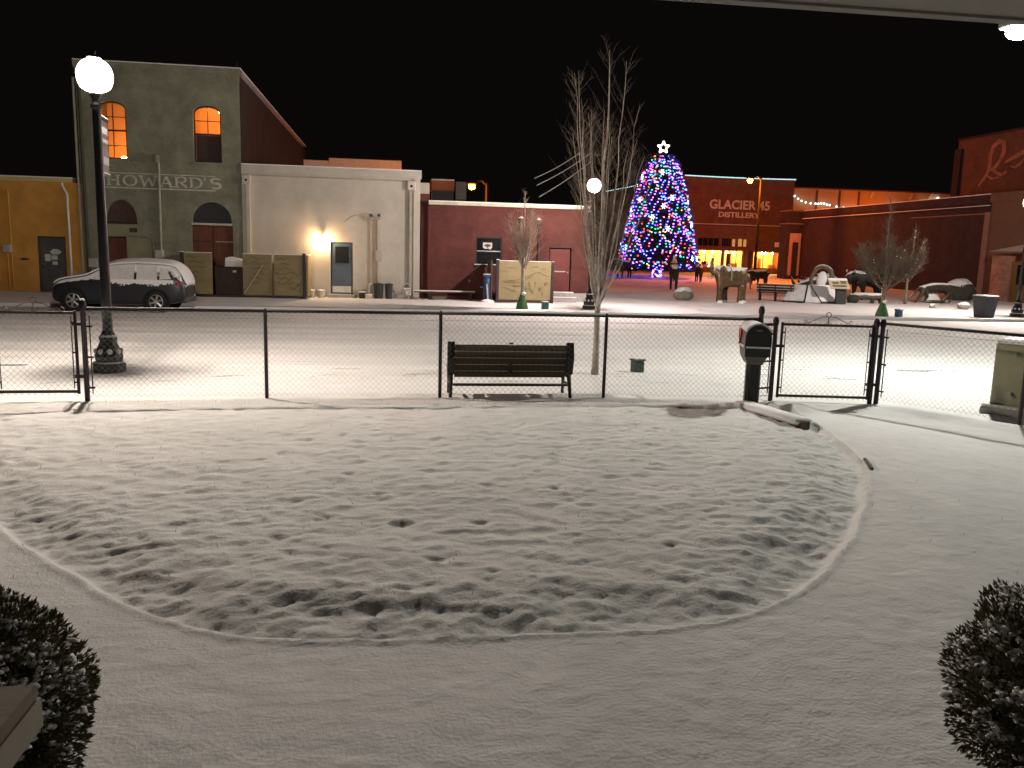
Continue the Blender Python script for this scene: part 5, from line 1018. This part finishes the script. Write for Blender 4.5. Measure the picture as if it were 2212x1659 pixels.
# snowy sloping plinth, sign lectern, benches, rocks, bin
t = thing('sloping_plinth', 'three sided sloping plinth covered in snow beside the sign', 'plinth', (20.25, 38.2, 0))
def slope(name, P4, T): 
    b = B(); n = Vector(P4[1])-Vector(P4[0]); m = Vector(P4[3])-Vector(P4[0]); nn = n.cross(m).normalized()*-.06
    b.v = [tuple(Vector(p_)) for p_ in P4]+[tuple(Vector(p_)+nn) for p_ in P4]; b.f = [(0, 1, 2, 3), (7, 6, 5, 4), (0, 4, 5, 1), (1, 5, 6, 2), (2, 6, 7, 3), (3, 7, 4, 0)]; return obj(name, b, T, t)
slope('snowy_face', [(-1.35, .1, .1), (-.55, -.45, .1), (.0, .35, .85), (-.6, .8, .85)], M('shaded_snow', (.55, .55, .57), .85)); slope('snowy_face', [(-.5, -.47, .06), (.32, -.5, .06), (.12, .33, .86), (.03, .34, .86)], M('shaded_snow', (.55, .55, .57), .85)); slope('snowy_face', [(.37, -.5, .12), (1.4, -.35, .12), (1.45, .5, .87), (.16, .33, .87)], SNOW)  # left and middle faces: shade put into a greyer snow colour
b = B(); b.tube([(-1.35, .1, .06), (-.55, -.47, .06)], .04, 6); b.tube([(-.52, -.49, .06), (.02, .33, .86)], .035, 6); b.tube([(.35, -.52, .04), (1.4, -.37, .04)], .04, 6); b.tube([(.35, -.52, .06), (.14, .32, .87)], .02, 6); obj('frame', b, DARKFRAME, t)
obj('core', B().prism([(-.4, .25), (1.2, .35), (1.2, .8), (-.4, .8)], 0, .5, 'z'), DARKFRAME, t)
t = thing('sign_lectern', 'slanted park sign on a dark post beside the snowy plinth', 'sign', (21.4, 37.4, 0), math.radians(-8)); obj('post', B().bevbox(-.24, .24, -.1, .1, 0, .8, .01), M('lectern_dark', (.03, .032, .034), .6), t)
m = Matrix.Translation((-.1, 0, .98)) @ Matrix.Rotation(math.radians(38), 4, 'X'); bd = obj('board', B().bevbox(-.5, .42, -.36, .36, -.02, .02, .006, m), M('sign_board', (.5, .45, .33), .6), t)
for x0, x1, y0, y1 in ((-.4, .3, -.26, -.12), (-.35, -.05, -.05, .12), (.05, .34, -.02, .2)): obj('print', B().box(x0, x1, y0, y1, .021, .024, m), M('sign_print', (.16, .13, .06), .7), bd)
obj('snow', B().box(-.5, .42, .2, .36, .025, .05, m), SNOW, bd)
def small_bench(label, loc, rz):
    t = thing('park_bench', label, 'bench', loc, rz)
    for k in range(3): sl = obj('slat', B().bevbox(-.9, .9, -.22-.02*k, -.18-.02*k, .48+k*.13, .58+k*.13, .008), DARKFRAME, t); obj('snow', B().box(-.89, .89, -.215-.02*k, -.185-.02*k, .582+k*.13, .595+k*.13), SNOW, sl)
    st = obj('seat', B().bevbox(-.9, .9, -.16, .25, .4, .44, .008), DARKFRAME, t); obj('snow', B().bevbox(-.89, .89, -.15, .24, .442, .48, .015), SNOW, st)
    for x in (-.75, 0, .75): obj('leg', B().prism([(-.25, .85), (-.2, .85), (-.12, .42), (.22, .4), (.22, 0), (.16, 0), (.14, .34), (-.14, .34), (-.16, 0), (-.22, 0)], x-.03, x+.03, 'x'), DARKFRAME, t)
small_bench('small dark park bench left of the snowy sloping plinth', (18.95, 39.2, 0), math.radians(-35))
def rock(label, loc, sx, sy, sz, seed, cat='rock', name='boulder', mat=None):
    random.seed(seed); o = obj(name, B().sphere((0, 0, sz*.75), sx, sy, sz, 12, 8, .13), mat or M('boulder', (.2, .19, .15), .9, .3, 4, bump=.5, bscale=12, snow=2.2, snow_lo=.4), loc=loc); ss = o.modifiers.new('s', 'SUBSURF'); ss.levels = 1; ss.render_levels = 1
    return tag(o, label, cat)
rock('pale boulder with a snow cap left of the elephant', (13.95, 38.6, 0), .55, .4, .36, 5)
rock('dark rounded boulder behind the prowling cat', (32.2, 43.6, 0), 1.0, .7, .72, 9, mat=M('dark_boulder', (.05, .048, .045), .9, .3, 4, snow=2.2, snow_lo=.5))
rock('small snowy stone in front of the prowling cat', (26.3, 35.2, 0), .3, .25, .2, 12); rock('tiny stone in the snow under the prowling cat', (25.0, 35.6, 0), .15, .12, .12, 15)
rock('low stone beside the dark bin', (24.75, 31.6, 0), .22, .2, .22, 21)
random.seed(31)
t = thing('log_bench', 'rough log bench with snow top behind the green wrapped tree', 'bench', (23.5, 38.75, 0), math.radians(-10)); LG = M('log_brown', (.1, .075, .05), .9, .3, 5, snow=3, snow_lo=.5)
obj('log', B().tube([(-.75, 0, .32), (-.2, .02, .34), (.4, -.02, .33), (.85, 0, .35)], [.15, .13, .14, .12], 10), LG, t, smooth=True); obj('stump', B().sphere((-.65, -.1, .18), .3, .25, .24, 10, 7, .1), M('shrub_dark', (.03, .035, .02), .9), t); obj('leg', B().bevbox(.3, .42, -.1, .1, 0, .24, .01), DARKFRAME, t); obj('leg', B().bevbox(.7, .82, -.1, .1, 0, .26, .01), DARKFRAME, t); obj('snow', B().bevbox(-.55, .8, -.12, .12, .45, .52, .03), SNOW, t)
t = thing('litter_bin', 'dark square litter bin with a snow rim beside the street on the right', 'bin', (23.46, 30.15, 0)); b = B(); b.lathe([(.34, 0), (.36, .05), (.44, .72), (.44, .74)], 4, cap=True); o = obj('body', b, M('bin_dark', (.03, .036, .042), .6, .2, 6), t); o.rotation_euler = (0, 0, PI/4+.15)
b = B(); b.lathe([(.46, .742), (.48, .76), (.48, .82), (.44, .84)], 4); o = obj('lid', b, M('bin_dark', (.03, .036, .042), .6), t); o.rotation_euler = (0, 0, PI/4+.15)
b = B(); b.lathe([(.47, .842), (.44, .88), (.0, .89)], 4, cap=False); o = obj('snow_cap', b, SNOW, t); o.rotation_euler = (0, 0, PI/4+.15)
# ================================================================== BARE TREES
def bare_tree(label, loc, h, spread, leaders, split, trunk_r, seed, twigs=16, wrap=None, mat=BARK, tmat=TWIG, lean=(0, 0), upright=1.6, snowy=True, sub=3, tmin=.0032, lead=(.3, .5), rnd=.16):
    R = random.Random(seed); t = thing('bare_tree', label, 'tree', loc)
    top = Vector((lean[0], lean[1], h))
    trunk = [Vector((0, 0, -.05)), Vector((.01, 0, split*.35)), Vector((.0, .01, split*.7)), Vector((.02, 0, split))]
    obj('trunk', B().tube(trunk, [trunk_r*1.25, trunk_r, trunk_r*.92, trunk_r*.85], 10), mat, t, smooth=True)
    br = B(); tw = B(); sn = B()
    for i in range(leaders):
        a = 2*PI*i/leaders*2.4+R.uniform(-.4, .4); k = 0 if i == 0 else R.uniform(.35, 1)
        s0 = trunk[2].lerp(trunk[3], R.random()); hh = h*(.95 if i == 0 else R.uniform(.7, 1.0)*(1-rnd*k))
        end = Vector((spread*k*math.cos(a)+lean[0]*hh/h, spread*k*math.sin(a)+lean[1]*hh/h, hh)); n = 9; P = []
        for j in range(n+1):
            s = j/n; xy = s**(1/upright) if upright > 1 else s
            P.append(Vector((s0.x+(end.x-s0.x)*xy, s0.y+(end.y-s0.y)*xy, s0.z+(end.z-s0.z)*s))+Vector((R.uniform(-1, 1), R.uniform(-1, 1), 0))*.025*spread*min(1, s*3))
        r0 = trunk_r*(.78 if i == 0 else R.uniform(*lead)); br.tube(P, [r0*(1-.93*(j/n)**.85)+.0015 for j in range(n+1)], 6)
        for m in range(twigs):
            s = R.uniform(.12, .97); j = min(int(s*n), n-1); p = P[j].lerp(P[j+1], s*n-j); d = (P[j+1]-P[j]).normalized()
            side = Vector((R.gauss(0, 1), R.gauss(0, 1), R.uniform(-.1, .4))).normalized(); L = h*R.uniform(.05, .14)*(1.25-s*.8)
            dr = (d*R.uniform(.55, 1.1)+side*R.uniform(.5, .95)).normalized(); Q = [p, p+dr*L*.5+Vector((0, 0, .02*L)), p+dr*L+Vector((0, 0, .12*L))]
            rr = max(tmin, r0*.2*(1-s)); tw.tube(Q, [rr, rr*.7, rr*.3], 3, cap=False)
            for z in range(sub):
                v = R.uniform(.2, .95); o = Q[0].lerp(Q[2], v); d2 = (dr+Vector((R.gauss(0, .6), R.gauss(0, .6), R.uniform(0, .5)))).normalized(); l2 = L*R.uniform(.25, .55); tw.tube([o, o+d2*l2], [rr*.6, rr*.25], 3, cap=False)
            if snowy and R.random() < .035: sn.sphere(tuple(p+Vector((0, 0, .015))), .028, .025, .02, 6, 4)
    crown = obj('crown', br, mat, t, smooth=True); obj('twigs', tw, tmat, crown, kind='stuff')
    if sn.v: obj('snow', sn, SNOW, crown, kind='stuff')
    if wrap:
        b = B(); b.lathe([(trunk_r*3.4, 0), (trunk_r*3.0, .12), (trunk_r*1.8, .38), (trunk_r*1.25, .52)], 10, cap=False); g_ = obj('trunk_guard', b, wrap, t, smooth=True); obj('snow', B().sphere((.04, -.06, .56), .09, .07, .08, 8, 5), SNOW, g_, smooth=True)
    return t
GW = M('guard_green', (.03, .1, .035), .7, .25, 8)
bare_tree('tall upswept bare tree with pale trunk just beyond the bench', (3.55, 14.1, 0), 5.75, 1.1, 18, 1.5, .056, 11, 36, None, M('pale_bark', (.36, .31, .265), .9, .5, 12, bump=.5, bscale=30), M('pale_twig', (.16, .12, .095), .9, .3), (.06, .1), 1.45, False, 4, .0022, (.2, .34))
bare_tree('small bare tree with green trunk guard in front of the tan panel', (4.80, 30.5, 0), 4.5, .8, 16, 1.9, .07, 23, 60, GW, BARK, M('warm_twig', (.36, .25, .19), .9, .3), (0, 0), 1.5, False, 4)
bare_tree('spreading bare tree with green trunk guard at the right of the park', (18.8, 29.75, 0), 4.7, 1.6, 16, 1.25, .075, 37, 90, GW, M('dim_bark', (.16, .13, .1), .9, .4, 12), M('dim_twig', (.12, .09, .065), .9, .3), (-.1, 0), 1.7, True, 6, .0045, (.2, .35), .5)
bare_tree('thin young bare tree behind the green wrapped one', (25.6, 38.6, 0), 4.3, 1.3, 12, 1.5, .06, 41, 60, None, M('dim_bark', (.16, .13, .1), .9, .4, 12), M('dim_twig', (.12, .09, .065), .9, .3), (.2, 0), 1.6, True, 5, .0045, (.2, .35), .45)

# ================================================================== CHRISTMAS TREE
R = random.Random(99)
xz = float(zpark(68))-.03
t = thing('christmas_tree', 'tall evergreen Christmas tree covered in coloured lights with white star', 'Christmas tree', (22.12, 68, xz))
HT = 10.0
rad = lambda z: 3.52*max(0, 1-z/10.25)**(.52-.07*max(0, min(1, (z-5)/4)))*(1 if z > .9 else .93)
obj('trunk', B().lathe([(.36, -.1), (.3, .9), (.2, 4), (.05, 9.8)], 10), M('fir_bark', (.1, .07, .05), .9), t, smooth=True)
b = B()
for k in range(5200):
    z = .75+9.35*(R.random()**1.25); a = R.uniform(0, 2*PI); rr = rad(z)*(1-.38*R.random()**2)*R.uniform(.86, 1.03)
    p = Vector((rr*math.cos(a), rr*math.sin(a), z)); out = Vector((math.cos(a), math.sin(a), R.uniform(-.55, .1))).normalized(); sd = out.cross(Vector((0, 0, 1))).normalized(); L = R.uniform(.3, .6)
    up_ = sd.cross(out)
    for s in (-.5, 0, .5):
        d = (out+sd*s*1.3+up_*R.uniform(-.15, .15)).normalized(); q1 = p+d*L; w_ = .05
        b.add([p-out*.2, p+d*L*.5+up_*w_, q1, p+d*L*.5-up_*w_], [(0, 1, 2, 3)])
for k in range(240):      # limbs from the trunk out to the tips
    z = R.uniform(.8, 9.5); a = R.uniform(0, 2*PI); rr = rad(z)*.9; b.tube([(0, 0, z+.35), (rr*.6*math.cos(a), rr*.6*math.sin(a), z+.15), (rr*math.cos(a), rr*math.sin(a), z)], [.05, .035, .015], 3, cap=False)
cr = obj('crown', b, M('fir_needles', (.042, .062, .045), .85, .4, 3), t)
core = B(); core.lathe([(rad(z)*.62, z) for z in (.9, 2, 3.5, 5, 6.5, 8, 9.3)], 14, cap=False); obj('inner_boughs', core, M('fir_needles', (.042, .062, .045), .85, .4, 3), cr)
KINDS = [('blue', (.05, .07, 1), 13, 50), ('red', (1, .03, .05), 6, 16), ('green', (.02, .9, .4), 4, 13), ('violet', (.42, .08, 1), 10, 20), ('amber', (1, .33, .05), 5, 7), ('pink', (1, .12, .5), 7, 9)]
proto = {}
for nme, c_, s, wgt in KINDS:
    me = bpy.data.meshes.new('bulb_'+nme); bb = B(); bb.sphere((0, 0, 0), .066, .066, .045, 5, 4); me.from_pydata(bb.v, [], bb.f); me.materials.append(emis('bulb_'+nme, c_, s)); proto[nme] = me
pts = []
NS = 46
for i in range(NS):         # hanging strings round the tree
    a0 = 2*PI*i/NS; z = HT-.1-.3*(i % 3); 
    while z > .75:
        a = a0+.10*math.sin(z*2.2+i)+R.uniform(-.03, .03); pts.append((z, a, rad(z)*1.0+R.uniform(-.05, .12))); z -= R.uniform(.18, .32)*(1 if R.random() > .08 else 3)
for lv in (9.6, 9.2, 8.7, 8.0, 6.6, 5.2, 3.9, 2.4, 1.4):     # garlands
    n = int(2*PI*rad(lv)/.3)
    for k in range(n):
        a = 2*PI*k/n; z = lv-.22*abs(math.sin(a*6+lv)); 
        if R.random() < .72: pts.append((z, a, rad(z)+R.uniform(0, .12)))
for k in range(70): pts.append((R.uniform(.05, .75), R.uniform(0, 2*PI), .34))       # wrapped trunk
names = [k[0] for k in KINDS]; wts = [k[3] for k in KINDS]
camdir = Vector((-22.1, -68, 0)).normalized()
front = [p_ for p_ in pts if math.cos(p_[1])*camdir.x+math.sin(p_[1])*camdir.y > -.15]; back = [p_ for p_ in pts if p_ not in front]
R.shuffle(front)
for z, a, rr in front[:296]:
    share('bulb', proto[R.choices(names, wts)[0]], t, (rr*math.cos(a), rr*math.sin(a), z))
rest = {n_: B() for n_ in names}
for z, a, rr in front[296:]+back: rest[R.choices(names, wts)[0]].sphere((rr*math.cos(a), rr*math.sin(a), z), .066, .066, .045, 5, 4)
for n_ in names: obj(n_+'_light_string', rest[n_], MATS['bulb_'+n_], t, kind='stuff')
FL = emis('snowflake_white', (.72, .82, 1), 4, False)
for k in range(17):      # white snowflake ornaments
    z = R.uniform(1.3, 8.6); a = math.atan2(camdir.y, camdir.x)+R.uniform(-1.45, 1.45); rr = rad(z)+.12; b = B(); c_ = (rr*math.cos(a), rr*math.sin(a), z); u1 = Vector((-math.sin(a), math.cos(a), 0))
    for j in range(3): d = u1*math.cos(j*PI/3)*.2+Vector((0, 0, math.sin(j*PI/3)*.24)); b.tube([Vector(c_)-d, Vector(c_)+d], .028, 4)
    obj('snowflake_ornament', b, FL, t)
b = B(); N = 10; zc = 10.68
sp = [((.5 if k % 2 == 0 else .22)*math.sin(k*PI/5), zc+(.5 if k % 2 == 0 else .22)*math.cos(k*PI/5)) for k in range(10)]
for k in range(10): b.tube([(sp[k][0], 0, sp[k][1]), (sp[(k+1) % 10][0], 0, sp[(k+1) % 10][1])], .055, 5)
so = obj('star', b, emis('star_white', (1, .93, .82), 4, False), t); so.rotation_euler = (0, 0, -.3); obj('star_stem', B().tube([(0, 0, 9.7), (0, 0, 10.3)], .03, 5), BLACK, t)

# ================================================================== SHRUBS, PORCH
def shrub(label, loc, rx, ry, rz_, seed, n=15000):
    R = random.Random(seed); t = thing('globe_shrub', label, 'shrub', loc); b = B(); sn = B()
    obj('stem', B().tube([(0, 0, -.02), (.02, 0, rz_*.9)], [.05, .03], 7), BARK, t)
    for k in range(n):
        v = Vector((R.gauss(0, 1), R.gauss(0, 1), R.gauss(0, 1))).normalized(); 
        lump = 1+.07*math.sin(v.x*9+seed)*math.sin(v.y*8)+.05*math.sin(v.z*11)
        s = (1-.45*R.random()**2.2)*lump; p = Vector((v.x*rx*s, v.y*ry*s, rz_+v.z*rz_*s))
        if p.z < .01: continue
        d = (v+Vector((R.gauss(0, .45), R.gauss(0, .45), R.gauss(.35, .35)))).normalized(); sd = d.cross(Vector((R.gauss(0, 1), R.gauss(0, 1), R.gauss(0, 1)))).normalized(); L = R.uniform(.02, .045); u_ = sd.cross(d)
        for ax_ in (sd, u_): w_ = ax_*L*.13; b.add([p-w_*.3, p+d*L*.55+w_, p+d*L, p+d*L*.55-w_], [(0, 1, 2, 3)])
        for s2 in (-1, 1): d2 = (d+sd*s2*.9).normalized(); o = p+d*L*.25; b.add([o, o+d2*L*.35+u_*L*.08, o+d2*L*.6, o+d2*L*.35-u_*L*.08], [(0, 1, 2, 3)])
        if v.z > -.2 and s > .88 and math.sin(v.x*13+seed)*math.sin(v.y*12+1.3*seed)+.6*math.sin(v.z*15+2*v.x*5) > .3 and R.random() < .45: sn.sphere(tuple(p+d*L*.2+Vector((0, 0, .004))), R.uniform(.007, .019), R.uniform(.007, .019), R.uniform(.004, .009), 5, 4, .3)
    for k in range(240):      # soft clumps of snow caught on the outer sprays
        v = Vector((R.gauss(0, 1), R.gauss(0, 1), R.gauss(.35, .8))).normalized(); s = R.uniform(.86, .95); c_ = Vector((v.x*rx*s, v.y*ry*s, rz_+v.z*rz_*s))
        if c_.z < .06: continue
        for j in range(R.randint(4, 9)): o = c_+Vector((R.gauss(0, .018), R.gauss(0, .018), R.gauss(0, .007))); sn.sphere(tuple(o), R.uniform(.010, .022), R.uniform(.010, .022), R.uniform(.006, .012), 6, 4, .3)
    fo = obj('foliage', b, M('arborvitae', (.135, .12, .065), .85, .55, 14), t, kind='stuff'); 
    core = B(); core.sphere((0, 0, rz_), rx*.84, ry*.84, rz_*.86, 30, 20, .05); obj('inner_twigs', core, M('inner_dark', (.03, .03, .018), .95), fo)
    obj('snow', sn, SNOW, fo, smooth=True, kind='stuff'); return t
shrub('snow dusted round shrub at the bottom left corner', (-1.50, 3.0, 0), .385, .385, .40, 4)
shrub('snow dusted round shrub at the bottom right corner', (2.72, 2.66, 0), .50, .50, .415, 8)
WOOD = M('weathered_wood', (.13, .105, .08), .8, .25, 6, stretch=(1, 8, 8)); WOODP = M('painted_rail', (.2, .18, .145), .7, .15, 5)
t = thing('porch_railing', 'weathered wooden porch railing end in the bottom left corner', 'railing', (-1.06, 2.52, 0))
obj('cap', B().bevbox(-.55, 0, -1.9, .0, .72, .762, .006), WOOD, t); obj('fascia', B().bevbox(-.022, .006, -1.9, .006, .62, .718, .004), WOODP, t); obj('panel', B().bevbox(-.45, -.06, -1.9, -.06, .05, .6, .005), WOODP, t)
obj('post', B().bevbox(-.16, -.05, -.2, -.09, 0, .7, .006), WOODP, t); obj('end_board', B().bevbox(-.54, -.024, -.03, -.002, .62, .717, .003), WOODP, t); obj('snow', B().bevbox(-.5, -.12, -1.5, -.03, .764, .775, .004), SNOW, t)
obj('finial_block', B().bevbox(-.46, -.34, -.14, -.02, .776, .88, .03), M('ochre_wood', (.28, .19, .07), .7), t)
t = thing('porch_roof', 'pale underside edge of the porch roof along the top right', 'roof', (0, 1.6, 2.617))
m = Matrix.Rotation(math.radians(-.6), 4, 'Z')
obj('soffit', B().box(-5, 6, -3.5, 0, -.03, .02, m), M('soffit_paint', (.55, .52, .47), .8, .06, 2), t); obj('fascia_board', B().box(-5, 6, .002, .03, -.035, .2, m), M('soffit_paint', (.55, .52, .47), .8, .06, 2), t); obj('roof_snow', B().box(-5, 6, -3.5, .03, .202, .3, m), SNOW, t)
# dead grass stems and leaves poking out of the lawn snow
R = random.Random(5); b = B()
for k in range(700):
    x, y = R.uniform(-3.8, 5.2), 11.3-abs(R.gauss(0, .35)) if R.random() < .5 else R.uniform(4.6, 11.2)
    if y > 11.6: continue
    z = zlawn(x, y); h_ = R.uniform(.012, .04); dx, dy = R.gauss(0, .015), R.gauss(0, .015); b.add([(x-.002, y, z-.01), (x+.002, y, z-.01), (x+dx, y+dy, z+h_)], [(0, 1, 2)])
tag(obj('dead_grass', b, M('straw', (.2, .15, .07), .9), kind='stuff'), 'dead grass stems poking through the lawn snow', 'grass')
